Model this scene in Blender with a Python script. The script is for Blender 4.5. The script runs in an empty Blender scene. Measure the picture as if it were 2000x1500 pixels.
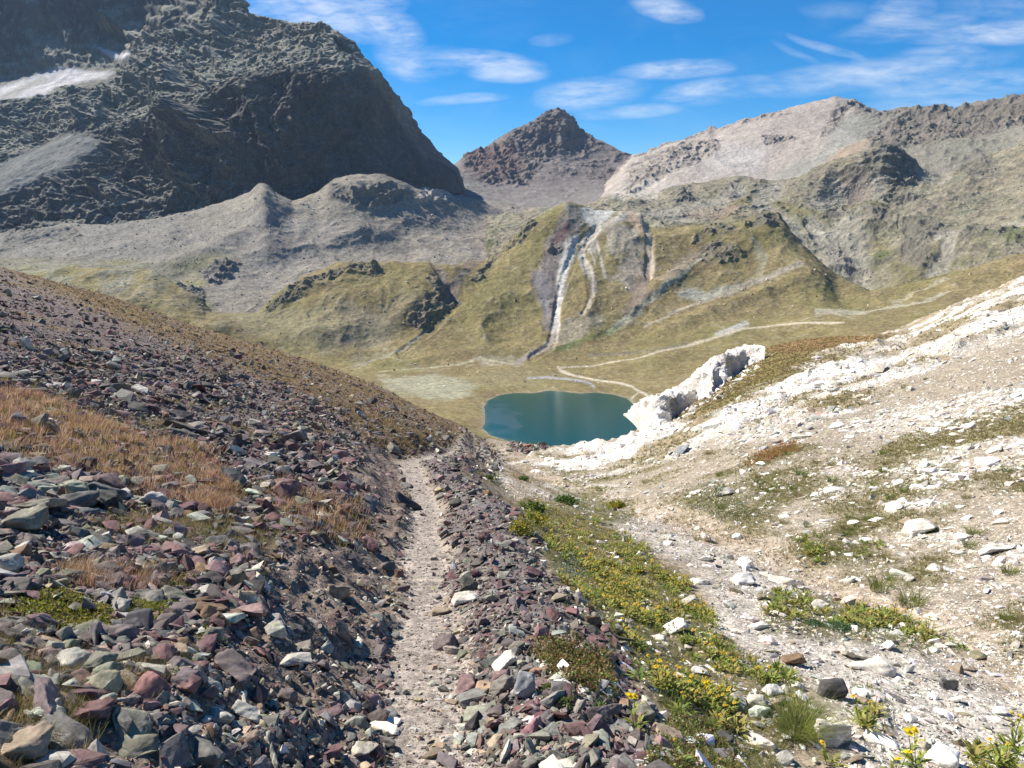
import bpy, math, random
import numpy as np

C = bpy.context.scene
COL = C.collection
R = math.radians
RES = 1.0            # terrain mesh resolution factor

# ------------------------------------------------------------------ camera, sky, sun, exposure
PITCH = R(12.0)
EYE = 1.6
cam = bpy.data.cameras.new("camera")
cam.sensor_width = 36.0
cam.lens = 27.0
cam.clip_start = 0.05
cam.clip_end = 20000.0
camo = bpy.data.objects.new("camera", cam)
COL.objects.link(camo)
camo.location = (0, 0, EYE)
camo.rotation_euler = (R(90) - PITCH, 0, 0)
C.camera = camo

SUN_AZ = R(66.0)     # degrees to the left of straight ahead
SUN_EL = R(47.0)
C.view_settings.view_transform = 'Standard'
C.view_settings.look = 'None'
C.view_settings.gamma = 1.0
C.view_settings.exposure = 0.88

sun = bpy.data.lights.new("sun", 'SUN')
sun.energy = 4.8
sun.angle = R(0.53)
sun.color = (1.0, 0.94, 0.85)
suno = bpy.data.objects.new("sun", sun)
COL.objects.link(suno)
suno.rotation_euler = (R(90) - SUN_EL, 0, R(180) + SUN_AZ)   # light travels away from (-sin az, cos az, tan el)

CT, ST = math.cos(PITCH), math.sin(PITCH)
def dirv(px, py):
    """world direction of a photo pixel (2000 x 1500)"""
    px = np.asarray(px, float); py = np.asarray(py, float)
    u = (px - 1000) / 1500; v = (750 - py) / 1500
    return u, CT + v * ST, -ST + v * CT
def at(px, py, Y):
    u, y, z = dirv(px, py)
    return u / y * Y, Y + 0 * y, EYE + z / y * Y
def proj(P):
    x, y, z = P[:, 0], P[:, 1], P[:, 2] - EYE
    f = y * CT - z * ST; up = y * ST + z * CT
    f = np.where(f > 0.05, f, 0.05)
    return 1000 + 1500 * x / f, 750 - 1500 * up / f

def build_world():
    w = bpy.data.worlds.new("World"); C.world = w; w.use_nodes = True
    nt = w.node_tree; N = nt.nodes; L = nt.links; N.clear()
    out = N.new('ShaderNodeOutputWorld'); bg = N.new('ShaderNodeBackground')
    sky = N.new('ShaderNodeTexSky'); sky.sky_type = 'NISHITA'; sky.sun_disc = False
    sky.sun_elevation = SUN_EL; sky.sun_rotation = -SUN_AZ
    sky.altitude = 2600; sky.air_density = 1.0; sky.dust_density = 0.3; sky.ozone_density = 3.0
    bg.inputs['Strength'].default_value = 0.082
    def M(op, a, b=None, c=None, clamp=False):
        n = N.new('ShaderNodeMath'); n.operation = op; n.use_clamp = clamp
        for i, q in enumerate((a, b, c)):
            if q is None: continue
            if isinstance(q, (int, float)): n.inputs[i].default_value = q
            else: L.new(q, n.inputs[i])
        return n.outputs[0]
    tc = N.new('ShaderNodeTexCoord'); sp = N.new('ShaderNodeSeparateXYZ')
    L.new(tc.outputs['Generated'], sp.inputs[0])
    X, Y, Z = sp.outputs
    yy = M('MAXIMUM', Y, 0.05)
    U = M('DIVIDE', X, yy); W = M('DIVIDE', Z, yy)
    # cirrus wisps: each is a soft ellipse of sky direction, broken by stretched noise
    clouds = [(500,10,120,26,-10,.7),(620,25,120,30,-12,1.0),(740,50,60,26,-25,1.),(700,8,60,22,0,.9),(960,118,80,13,-3,.95),(995,140,60,14,0,.9),
              (790,122,50,20,-15,.7),(850,120,50,18,0,.5),(905,195,60,7,3,.6),(1290,15,50,18,-15,.8),(1080,76,26,8,0,.4),
              (1310,140,80,12,2,.9),(1360,178,60,12,8,.7),(1150,183,75,20,5,.85),(1230,218,70,9,3,.6),(1760,25,45,24,10,.6),
              (1790,52,100,14,5,.45),(1950,64,110,16,3,.8),(1640,92,70,6,-14,.5),(1560,100,40,6,-20,.3),(1850,104,60,9,-2,.45),(1720,140,170,20,6,.65),
              (1900,165,150,16,4,.6),(1560,172,90,12,3,.55),(1420,190,60,8,8,.4),(1480,158,40,7,0,.35),(1850,205,120,14,2,.5),(1650,20,60,10,0,.2),(1950,15,80,20,0,.35)]
    # horizon haze band none; build mask
    comb = N.new('ShaderNodeCombineXYZ'); L.new(U, comb.inputs[0]); L.new(W, comb.inputs[1])
    def noise(sx, sy, scale, det, rough, dist=0.0, rot=0.0):
        mp = N.new('ShaderNodeMapping'); mp.inputs['Scale'].default_value = (sx, sy, 1); mp.inputs['Rotation'].default_value = (0, 0, rot)
        L.new(comb.outputs[0], mp.inputs[0])
        n = N.new('ShaderNodeTexNoise'); n.inputs['Scale'].default_value = scale; n.inputs['Detail'].default_value = det
        n.inputs['Roughness'].default_value = rough; n.inputs['Distortion'].default_value = dist
        L.new(mp.outputs[0], n.inputs['Vector']); return n.outputs['Fac']
    n1 = noise(1, 2.6, 9, 9, .62, .6, R(8)); n2 = noise(1, 4.5, 30, 6, .6, .3, R(-10)); nd = noise(1, 1.5, 5, 4, .5, 0)
    wu = M('MULTIPLY', M('SUBTRACT', nd, .5), .07)
    acc = None
    for (px, py, rx, ry, rot, st) in clouds:
        u, y, z = [float(q) for q in dirv(px, py)]
        cu, cw = u / y, z / y
        a = R(rot); sx, sy = rx / 1500 * 1.5, ry / 1500 * 1.6
        du = M('SUBTRACT', M('ADD', U, wu), cu); dw = M('SUBTRACT', M('ADD', W, M('MULTIPLY', wu, .35)), cw)
        p = M('ADD', M('MULTIPLY', du, math.cos(a) / sx), M('MULTIPLY', dw, math.sin(a) / sx))
        q = M('ADD', M('MULTIPLY', du, -math.sin(a) / sy), M('MULTIPLY', dw, math.cos(a) / sy))
        d2 = M('ADD', M('MULTIPLY', p, p), M('MULTIPLY', q, q))
        g = M('MULTIPLY', M('SUBTRACT', 1.0, d2, clamp=True), st)
        acc = g if acc is None else M('MAXIMUM', acc, g)
    tex = M('ADD', M('MULTIPLY', n1, .7), M('MULTIPLY', n2, .45))
    tex = M('SUBTRACT', M('MULTIPLY', tex, 2.6), 1.05, clamp=True)
    base = M('MULTIPLY', M('SUBTRACT', M('MULTIPLY', n1, 2.0), .98, clamp=True), .10)
    dens = M('ADD', M('MULTIPLY', acc, tex), base, clamp=True)
    front = M('MULTIPLY', M('MULTIPLY', Y, 3.0, clamp=True), M('MULTIPLY', Z, 30.0, clamp=True))
    dens = M('MULTIPLY', M('MULTIPLY', dens, .95), front, clamp=True)
    hs = N.new('ShaderNodeHueSaturation'); hs.inputs['Hue'].default_value = .5; hs.inputs['Saturation'].default_value = 1.5; hs.inputs['Value'].default_value = 1.0
    L.new(sky.outputs[0], hs.inputs['Color'])
    mix = N.new('ShaderNodeMix'); mix.data_type = 'RGBA'
    L.new(dens, mix.inputs['Factor']); L.new(hs.outputs[0], mix.inputs['A'])
    mix.inputs['B'].default_value = (6.6, 6.9, 7.4, 1)
    L.new(mix.outputs['Result'], bg.inputs['Color']); L.new(bg.outputs[0], out.inputs[0])
build_world()

# ------------------------------------------------------------------ numpy helpers
_perm = np.random.RandomState(7).permutation(256).astype(np.int32)
_perm = np.concatenate([_perm, _perm, _perm])
_g = np.random.RandomState(3).normal(size=(256, 3)).astype(np.float32)
_g /= np.linalg.norm(_g, axis=1)[:, None]
def perlin(x, y, z):
    x = np.asarray(x, np.float32); y = np.asarray(y, np.float32); z = np.asarray(z, np.float32)
    xf = np.floor(x); yf = np.floor(y); zf = np.floor(z)
    xi = xf.astype(np.int32) & 255; yi = yf.astype(np.int32) & 255; zi = zf.astype(np.int32) & 255
    dx = x - xf; dy = y - yf; dz = z - zf
    fx = dx * dx * dx * (dx * (dx * 6 - 15) + 10); fy = dy * dy * dy * (dy * (dy * 6 - 15) + 10); fz = dz * dz * dz * (dz * (dz * 6 - 15) + 10)
    def gr(i, j, k):
        h = _perm[_perm[_perm[xi + i] + yi + j] + zi + k]
        g = _g[h]
        return g[..., 0] * (dx - i) + g[..., 1] * (dy - j) + g[..., 2] * (dz - k)
    def lerp(a, b, t): return a + t * (b - a)
    a = lerp(lerp(gr(0,0,0), gr(1,0,0), fx), lerp(gr(0,1,0), gr(1,1,0), fx), fy)
    b = lerp(lerp(gr(0,0,1), gr(1,0,1), fx), lerp(gr(0,1,1), gr(1,1,1), fx), fy)
    return lerp(a, b, fz) * 1.6
def fbm(P, scale, octs=5, gain=.5, lac=2.03, seed=0, stretch=(1, 1, 1)):
    x, y, z = [P[:, i] * (stretch[i] / scale) + seed * 17.31 for i in range(3)]
    s = 0; a = 1; t = 0
    for o in range(octs):
        s = s + a * perlin(x, y, z); t += a; a *= gain
        x = x * lac + 5.3; y = y * lac + 1.7; z = z * lac + 9.1
    return s / t * 1.4
def ridged(P, scale, octs=5, gain=.5, lac=2.03, seed=0, stretch=(1, 1, 1)):
    x, y, z = [P[:, i] * (stretch[i] / scale) + seed * 13.7 for i in range(3)]
    s = 0; a = 1; t = 0; prev = 1
    for o in range(octs):
        n = 1 - np.abs(perlin(x, y, z)) * 1.6; n = np.clip(n, 0, 1) ** 2
        s = s + a * n * prev; prev = np.clip(n * 1.4, 0, 1); t += a; a *= gain
        x = x * lac + 5.3; y = y * lac + 1.7; z = z * lac + 9.1
    return s / t
def sstep(a, b, x):
    t = np.clip((x - a) / (b - a), 0, 1); return t * t * (3 - 2 * t)
def pchip_rows(V, t):
    """V: K x M control rows, t: T positions in 0..K-1; monotone cubic along K"""
    K = V.shape[0]; d = V[1:] - V[:-1]
    m = np.zeros_like(V)
    if K > 2:
        p = d[1:] * d[:-1]
        m[1:-1] = np.where(p > 0, 2 * p / np.where(np.abs(d[1:] + d[:-1]) > 1e-9, d[1:] + d[:-1], 1), 0)
    m[0] = d[0]; m[-1] = d[-1]
    i = np.clip(t.astype(int), 0, K - 2); f = (t - i)[:, None]
    h00 = 2*f**3 - 3*f**2 + 1; h10 = f**3 - 2*f**2 + f; h01 = -2*f**3 + 3*f**2; h11 = f**3 - f**2
    return h00 * V[i] + h10 * m[i] + h01 * V[i+1] + h11 * m[i+1]
def smooth1(a, n):
    if n < 1: return a
    k = np.hanning(2 * n + 3); k /= k.sum()
    return np.convolve(np.pad(a, n + 1, mode='edge'), k, mode='valid')
def sd_poly(px, py, pts):
    """signed distance (negative inside) to a polygon, in photo pixels"""
    d = np.full(px.shape, 1e9); ins = np.zeros(px.shape, bool); n = len(pts)
    for i in range(n):
        x0, y0 = pts[i]; x1, y1 = pts[(i + 1) % n]
        ex, ey = x1 - x0, y1 - y0
        t = np.clip(((px - x0) * ex + (py - y0) * ey) / (ex * ex + ey * ey + 1e-9), 0, 1)
        d = np.minimum(d, (px - x0 - t * ex) ** 2 + (py - y0 - t * ey) ** 2)
        c = ((y0 > py) != (y1 > py)) & (px < (x1 - x0) * (py - y0) / (y1 - y0 + 1e-12) + x0)
        ins ^= c
    d = np.sqrt(d); return np.where(ins, -d, d)
def mpoly(px, py, pts, soft=8, nz=None, na=0):
    xs = [p[0] for p in pts]; ys = [p[1] for p in pts]; mg = soft * 2 + na * 2 + 5
    out = np.zeros(px.shape)
    s = (px > min(xs) - mg) & (px < max(xs) + mg) & (py > min(ys) - mg) & (py < max(ys) + mg)
    if s.any():
        d = sd_poly(px[s], py[s], pts)
        if nz is not None: d = d + nz[s] * na
        out[s] = 1 - sstep(-soft, soft, d)
    return out
def mline(px, py, pts, nz=None, na=0):
    """polyline with a width per point: (px, py, halfwidth)"""
    out = np.zeros(px.shape)
    mg = max(p[2] for p in pts) * 3 + na * 2 + 4
    s = (px > min(p[0] for p in pts) - mg) & (px < max(p[0] for p in pts) + mg) & (py > min(p[1] for p in pts) - mg) & (py < max(p[1] for p in pts) + mg)
    if not s.any(): return out
    x = px[s]; y = py[s]
    if nz is not None: x = x + nz[s] * na; y = y + nz[s] * na * .4
    b = np.zeros(x.shape)
    for (x0, y0, w0), (x1, y1, w1) in zip(pts[:-1], pts[1:]):
        ex, ey = x1 - x0, y1 - y0
        t = np.clip(((x - x0) * ex + (y - y0) * ey) / (ex * ex + ey * ey + 1e-9), 0, 1)
        d = np.sqrt((x - x0 - t * ex) ** 2 + (y - y0 - t * ey) ** 2); w = w0 + (w1 - w0) * t
        b = np.maximum(b, 1 - sstep(w * .6, w * 1.5 + .5, d))
    out[s] = b
    return out
def mixc(c, m, new):
    new = np.asarray(new, float)
    return c + (new - c) * m[:, None]

def link_mesh(name, V, F, mat=None, col=None, smooth=True, parent=None, kind=None, F3=None):
    """V n x 3; F m x 4 quads and/or F3 triangles"""
    me = bpy.data.meshes.new(name)
    V = np.asarray(V, np.float32)
    me.vertices.add(len(V)); me.vertices.foreach_set('co', V.ravel())
    q = 0 if F is None else len(F); t = 0 if F3 is None else len(F3)
    idx = np.concatenate([np.asarray(F, np.int32).ravel() if q else np.zeros(0, np.int32), np.asarray(F3, np.int32).ravel() if t else np.zeros(0, np.int32)])
    me.loops.add(len(idx)); me.loops.foreach_set('vertex_index', idx)
    me.polygons.add(q + t)
    st = np.concatenate([np.arange(q) * 4, q * 4 + np.arange(t) * 3]).astype(np.int32)
    me.polygons.foreach_set('loop_start', st)
    me.update(calc_edges=True)
    me.polygons.foreach_set('use_smooth', np.full(q + t, smooth, bool))
    if col is not None:
        a = me.color_attributes.new('Col', 'FLOAT_COLOR', 'POINT')
        c4 = np.ones((len(V), 4), np.float32); c4[:, :3] = np.clip(col, 0, 1); a.data.foreach_set('color', c4.ravel())
    if mat is not None: me.materials.append(mat)
    o = bpy.data.objects.new(name, me); COL.objects.link(o)
    if parent is not None: o.parent = parent
    if kind: o['kind'] = kind
    return o
def grid_faces(rows, cols):
    i = np.arange(rows * cols).reshape(rows, cols)
    return np.stack([i[:-1, :-1], i[:-1, 1:], i[1:, 1:], i[1:, :-1]], -1).reshape(-1, 4)
def grid_normals(P, rows, cols):
    G = P.reshape(rows, cols, 3)
    a = np.gradient(G, axis=1); b = np.gradient(G, axis=0)
    n = np.cross(a, b); n /= np.linalg.norm(n, axis=2)[..., None] + 1e-12
    return n.reshape(-1, 3)

# ------------------------------------------------------------------ materials
def attr_material(name, scales, bump=0.5, bump_dist=1.0, var=0.35, rough=0.95, speck=None, spec=0.15, ridge=None):
    """ground and rock: the colour of the mineral or turf is stored on the mesh; noise varies it and roughens the surface"""
    m = bpy.data.materials.new(name); m.use_nodes = True
    nt = m.node_tree; N = nt.nodes; L = nt.links
    b = N['Principled BSDF']; b.inputs['Roughness'].default_value = rough; b.inputs['Specular IOR Level'].default_value = spec
    a = N.new('ShaderNodeAttribute'); a.attribute_name = 'Col'
    tc = N.new('ShaderNodeTexCoord')
    prev = a.outputs['Color']; hts = None
    for i, s in enumerate(scales):
        n = N.new('ShaderNodeTexNoise'); n.inputs['Scale'].default_value = 1.0 / s; n.inputs['Detail'].default_value = 5; n.inputs['Roughness'].default_value = .65
        L.new(tc.outputs['Object'], n.inputs['Vector'])
        mr = N.new('ShaderNodeMapRange'); mr.inputs['From Min'].default_value = .3; mr.inputs['From Max'].default_value = .7
        mr.inputs['To Min'].default_value = 1 - var; mr.inputs['To Max'].default_value = 1 + var
        L.new(n.outputs['Fac'], mr.inputs['Value'])
        vm = N.new('ShaderNodeVectorMath'); vm.operation = 'SCALE'; L.new(prev, vm.inputs[0]); L.new(mr.outputs[0], vm.inputs['Scale']); prev = vm.outputs[0]
        if hts is None: hts = n.outputs['Fac']
        else:
            ad = N.new('ShaderNodeMath'); ad.operation = 'MULTIPLY_ADD'; L.new(n.outputs['Fac'], ad.inputs[0]); ad.inputs[1].default_value = s / scales[0]; L.new(hts, ad.inputs[2]); hts = ad.outputs[0]
    if speck:
        for (s, thr, amt) in speck:     # scattered loose stones too small to model
            v = N.new('ShaderNodeTexVoronoi'); v.inputs['Scale'].default_value = 1.0 / s
            L.new(tc.outputs['Object'], v.inputs['Vector'])
            sc = N.new('ShaderNodeSeparateColor'); L.new(v.outputs['Color'], sc.inputs[0])
            mr = N.new('ShaderNodeMapRange'); mr.inputs['From Min'].default_value = 0; mr.inputs['From Max'].default_value = 1
            mr.inputs['To Min'].default_value = 1 - amt; mr.inputs['To Max'].default_value = 1 + amt
            L.new(sc.outputs[0], mr.inputs['Value'])
            vm = N.new('ShaderNodeVectorMath'); vm.operation = 'SCALE'; L.new(prev, vm.inputs[0]); L.new(mr.outputs[0], vm.inputs['Scale']); prev = vm.outputs[0]
            ad = N.new('ShaderNodeMath'); ad.operation = 'MULTIPLY_ADD'; L.new(v.outputs['Distance'], ad.inputs[0]); ad.inputs[1].default_value = -thr * s / scales[0]; L.new(hts, ad.inputs[2]); hts = ad.outputs[0]
    if ridge:                            # cracks and ledges: (scale m, vertical stretch, height weight, colour depth)
        for (s, vs, hw, cd, rx) in ridge:
            mp = N.new('ShaderNodeMapping'); mp.inputs['Scale'].default_value = (1, 1, vs); mp.inputs['Rotation'].default_value = (0, rx, 0); L.new(tc.outputs['Object'], mp.inputs[0])
            n = N.new('ShaderNodeTexNoise'); n.noise_type = 'RIDGED_MULTIFRACTAL'; n.normalize = True; n.inputs['Scale'].default_value = 1.0 / s; n.inputs['Detail'].default_value = 7; n.inputs['Roughness'].default_value = .6; n.inputs['Lacunarity'].default_value = 2.1; n.inputs['Distortion'].default_value = .3
            L.new(mp.outputs[0], n.inputs['Vector'])
            mr = N.new('ShaderNodeMapRange'); mr.inputs['From Min'].default_value = .1; mr.inputs['From Max'].default_value = .7; mr.inputs['To Min'].default_value = 1 - cd; mr.inputs['To Max'].default_value = 1 + cd * .8; L.new(n.outputs['Fac'], mr.inputs['Value'])
            vm = N.new('ShaderNodeVectorMath'); vm.operation = 'SCALE'; L.new(prev, vm.inputs[0]); L.new(mr.outputs[0], vm.inputs['Scale']); prev = vm.outputs[0]
            ad = N.new('ShaderNodeMath'); ad.operation = 'MULTIPLY_ADD'; L.new(n.outputs['Fac'], ad.inputs[0]); ad.inputs[1].default_value = hw; L.new(hts, ad.inputs[2]); hts = ad.outputs[0]
    L.new(prev, b.inputs['Base Color'])
    bp = N.new('ShaderNodeBump'); bp.inputs['Strength'].default_value = bump; bp.inputs['Distance'].default_value = bump_dist
    L.new(hts, bp.inputs['Height']); L.new(bp.outputs[0], b.inputs['Normal'])
    return m

# ------------------------------------------------------------------ far terrain: landforms lofted through ridge and foot lines
def loft(curves, px0, px1, ncols, rows, sm=2):
    """curves: front to back, each a list of (px, py, Y distance in metres) or ('w', [(px, Y, z)]); rows: mesh rows per segment"""
    ncols = int(ncols * RES); rows = [max(2, int(r * RES)) for r in rows]
    m = np.linspace((px0 - 1000) / 1500, (px1 - 1000) / 1500, ncols)
    YY = []; ZZ = []
    for c in curves:
        if c[0] == 'w':
            a = np.array(c[1], float); u = (a[:, 0] - 1000) / 1500; Y = a[:, 1]; z = a[:, 2]
        else:
            a = np.array(c, float); du, dy, dz = dirv(a[:, 0], a[:, 1]); u = du / dy; Y = a[:, 2]; z = EYE + dz / dy * Y
        YY.append(smooth1(np.interp(m, u, Y), sm * 2)); ZZ.append(smooth1(np.interp(m, u, z), sm))
    YY = np.array(YY); ZZ = np.array(ZZ)
    t = np.concatenate([k + np.arange(n) / n for k, n in enumerate(rows)] + [[len(rows)]])
    Yg = pchip_rows(YY, t); Zg = pchip_rows(ZZ, t)
    P = np.stack([Yg * m[None, :], Yg, Zg], -1)
    nr = len(t)
    T = np.repeat(t[:, None], ncols, 1).ravel()
    return P.reshape(-1, 3), nr, ncols, T

LAKE_Z = -150.0
OUTL = -600; OUTR = 2600
def back(c, dY, dz):
    a = np.array(c, float); du, dy, dz_ = dirv(a[:, 0], a[:, 1])
    z = EYE + dz_ / dy * a[:, 2]
    return ('w', [(1000 + 1500 * (u / y), Y + dY, zz - dz) for u, y, Y, zz in zip(du, dy, a[:, 2], z)])

CB = [
 [(-600,610,930),(0,610,950),(150,570,1000),(300,585,1000),(400,625,975),(520,618,1000),(600,600,1060),(800,560,1150),(950,530,1250),(1110,470,1350),(1500,480,1400)],
 [(-600,500,1250),(0,500,1250),(200,505,1230),(330,540,1150),(430,560,1120),(520,540,1180),(650,490,1300),(800,480,1400),(950,465,1500),(1100,440,1600),(1500,430,1700)],
 [(-600,470,1500),(0,462,1500),(130,440,1480),(240,437,1480),(370,415,1500),(440,395,1500),(490,377,1490),(513,364,1480),(535,378,1500),(570,395,1520),(620,380,1560),(660,355,1560),(700,342,1560),(750,343,1600),(790,352,1620),(830,376,1650),(880,392,1680),(1000,400,1800),(1100,402,1900),(1500,400,2000)]]
CB.append(back(CB[2], 260, 70))
CC = [
 [(-600,540,1430),(0,500,1460),(240,465,1480),(440,430,1510),(560,410,1540),(700,385,1600),(800,385,1700),(860,385,1850),(895,376,1950),(915,400,2000),(1000,500,2050)],
 [(-600,400,1650),(0,372,1650),(150,335,1620),(270,330,1600),(400,300,1600),(560,290,1600),(700,280,1690),(800,300,1770),(860,335,1880),(895,350,1990),(915,398,2040),(1000,498,2080)],
 [(-600,330,1850),(0,305,1850),(140,262,1800),(270,232,1750),(330,222,1730),(400,195,1690),(440,160,1680),(500,148,1680),(560,140,1680),(640,148,1700),(700,152,1740),(740,185,1790),(790,255,1850),(840,303,1920),(890,333,2020),(915,396,2070),(1000,496,2110)],
 [(-600,250,2100),(0,196,2100),(60,194,2090),(130,190,2070),(200,172,2040),(300,135,2020),(420,112,1950),(560,98,1900),(640,108,1880),(700,134,1860),(740,170,1850),(790,248,1890),(840,300,1950),(890,330,2040),(915,394,2100),(1000,494,2140)],
 [(-600,190,2300),(0,160,2300),(100,138,2300),(220,128,2270),(300,112,2230),(420,64,2130),(480,52,2090),(560,60,2030),(640,85,1980),(700,120,1920),(740,158,1890),(790,243,1920),(840,296,1980),(890,327,2070),(915,392,2130),(1000,492,2180)],
 [(-600,-340,2760),(0,-280,2680),(200,-220,2600),(320,-150,2520),(400,-70,2420),(440,-25,2340),(456,2,2290),(466,26,2240),(480,38,2200),(540,42,2150),(600,48,2100),(650,68,2040),(685,88,2000),(700,108,1970),(740,148,1930),(780,208,1950),(800,250,1980),(830,285,2020),(870,315,2080),(895,328,2130),(915,390,2200),(1000,490,2240)]]
CC.append(back(CC[-1], 500, 350))
CD = [
 [(600,440,1750),(880,440,1750),(1000,436,1800),(1130,420,1850),(1250,402,1900),(1600,390,2000)],
 [(600,372,2100),(880,375,2100),(1000,378,2200),(1100,372,2250),(1200,368,2250),(1300,350,2300),(1600,350,2300)],
 [(600,345,2400),(880,337,2400),(950,320,2500),(1000,306,2550),(1080,296,2600),(1150,310,2600),(1200,328,2550),(1260,338,2500),(1600,345,2500)],
 [(600,345,2600),(860,330,2600),(890,321,2650),(930,296,2750),(970,275,2800),(1000,256,2800),(1030,248,2800),(1042,243,2800),(1050,232,2800),(1062,222,2800),(1085,216,2800),(1100,221,2800),(1115,231,2800),(1125,249,2800),(1150,262,2780),(1180,278,2750),(1215,296,2700),(1240,304,2650),(1300,315,2600),(1600,330,2600)]]
CD.append(back(CD[-1], 500, 250))
CE = [
 [(1050,640,1600),(1130,470,1680),(1180,415,1720),(1250,412,1740),(1400,405,1700),(1600,385,1650),(1740,360,1600),(2000,330,1500),(2700,300,1300)],
 [(1050,630,1900),(1130,450,1960),(1180,385,2000),(1230,366,2000),(1300,350,2000),(1500,337,1950),(1640,312,1850),(1740,288,1800),(2000,262,1650),(2700,200,1400)],
 [(1050,625,2100),(1130,440,2180),(1180,372,2220),(1230,325,2250),(1300,297,2250),(1400,272,2250),(1500,252,2200),(1600,242,2150),(1700,255,2000),(1800,250,1950),(1900,242,1850),(2000,230,1750),(2700,120,1500)],
 [(1050,620,2300),(1130,430,2360),(1180,362,2400),(1215,325,2440),(1235,304,2450),(1262,298,2450),(1300,281,2450),(1340,273,2440),(1368,260,2430),(1386,250,2430),(1400,256,2430),(1440,237,2420),(1500,224,2400),(1560,207,2380),(1600,197,2360),(1632,191,2350),(1660,196,2330),(1680,203,2300),(1720,217,2250),(1750,212,2220),(1800,213,2160),(1845,206,2100),(1860,212,2090),(1900,203,2050),(1940,199,2000),(2000,183,1930),(2100,150,1850),(2700,60,1600)]]
CE.append(back(CE[-1], 400, 200))
CF = [
 [(950,540,1200),(1250,510,1200),(1400,530,1150),(1600,580,1000),(1800,620,880),(2000,610,830),(2700,570,680)],
 [(950,470,1400),(1250,436,1350),(1400,445,1300),(1500,435,1300),(1600,475,1200),(1750,510,1100),(1850,505,1050),(2000,475,1000),(2700,400,800)],
 [(950,440,1500),(1150,404,1500),(1250,398,1500),(1400,405,1450),(1500,400,1450),(1600,405,1400),(1740,405,1350),(1850,410,1250),(2000,385,1150),(2700,300,900)],
 [(950,425,1650),(1150,396,1620),(1200,378,1620),(1290,374,1650),(1330,358,1650),(1440,347,1680),(1500,352,1650),(1560,345,1600),(1600,325,1550),(1660,300,1500),(1720,284,1480),(1740,280,1480),(1760,294,1500),(1800,325,1500),(1840,338,1500),(1900,310,1450),(2000,275,1400),(2700,200,1100)]]
CF.append(back(CF[-1], 170, 50))
CA = [
 ('w', [(-700,250,-160),(1200,250,-160),(1500,250,-120),(2700,250,-100)]),
 ('w', [(-700,480,-151),(1250,480,-151),(1400,480,-130),(2000,460,-100),(2700,440,-60)]),
 [(-700,768,690),(600,768,690),(945,768,680),(1258,764,690),(1330,760,690),(1400,745,680),(1500,722,680),(1700,690,660),(2000,670,640),(2700,640,600)],
 [(-700,722,800),(0,722,800),(600,712,800),(740,735,760),(900,722,780),(1020,714,800),(1090,706,810),(1200,703,800),(1350,682,800),(1500,660,800),(1700,625,800),(2000,592,780),(2700,540,700)],
 [(-700,640,900),(0,640,900),(300,625,900),(400,632,880),(520,645,900),(620,662,880),(720,690,860),(800,660,890),(900,645,910),(1000,655,890),(1075,662,870),(1130,650,890),(1250,640,910),(1400,602,950),(1560,575,970),(1700,590,930),(2000,545,880),(2700,480,750)],
 [(-700,560,1000),(0,565,1000),(150,548,1000),(300,560,980),(400,620,950),(520,610,970),(600,580,980),(700,565,990),(800,562,990),(850,580,985),(880,600,970),(910,570,1010),(1000,545,1050),(1060,515,1080),(1085,540,1050),(1120,520,1075),(1170,515,1080),(1230,530,1060),(1270,560,1020),(1310,530,1060),(1380,500,1100),(1500,495,1080),(1560,510,1050),(1620,550,1000),(1700,570,980),(2000,510,930),(2700,440,800)],
 [(-700,540,1080),(0,532,1080),(150,519,1080),(300,527,1050),(380,577,1000),(410,614,985),(500,605,1000),(540,572,1030),(600,535,1060),(680,514,1080),(760,512,1090),(850,512,1090),(885,522,1080),(905,513,1120),(960,506,1180),(1000,468,1200),(1040,430,1220),(1080,404,1230),(1110,392,1240),(1130,402,1240),(1160,412,1240),(1250,420,1240),(1275,445,1220),(1320,448,1210),(1400,440,1200),(1460,427,1200),(1500,418,1190),(1530,432,1180),(1560,472,1150),(1600,510,1100),(1700,565,1020),(2000,500,980),(2700,420,830)]]
CA = CA[:3] + [[(a, b, Y if Y < 780 else 780 + (Y - 780) * .70) for a, b, Y in c_] for c_ in CA[3:]]
CA.append(back(CA[-1], 90, 60))

def bumps(P, px, py, lst):
    """raised or hollowed relief: (px, py, rx, ry, rot_deg, height m)"""
    h = np.zeros(len(P))
    for (cx, cy, rx, ry, rot, H) in lst:
        a = R(rot); dx = px - cx; dy = py - cy
        p = (dx * math.cos(a) + dy * math.sin(a)) / rx; q = (-dx * math.sin(a) + dy * math.cos(a)) / ry
        h += H * np.exp(-(p * p + q * q))
    return h

LAKE_PX = [(943,795),(950,782),(975,771),(1010,767),(1040,768),(1075,763),(1100,765),(1130,768),(1165,766),(1200,770),(1230,778),(1245,792),(1262,800),(1268,830),(1250,860),(1190,885),(1120,885),(1050,880),(1000,862),(962,850),(945,838),(950,818)]

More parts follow.
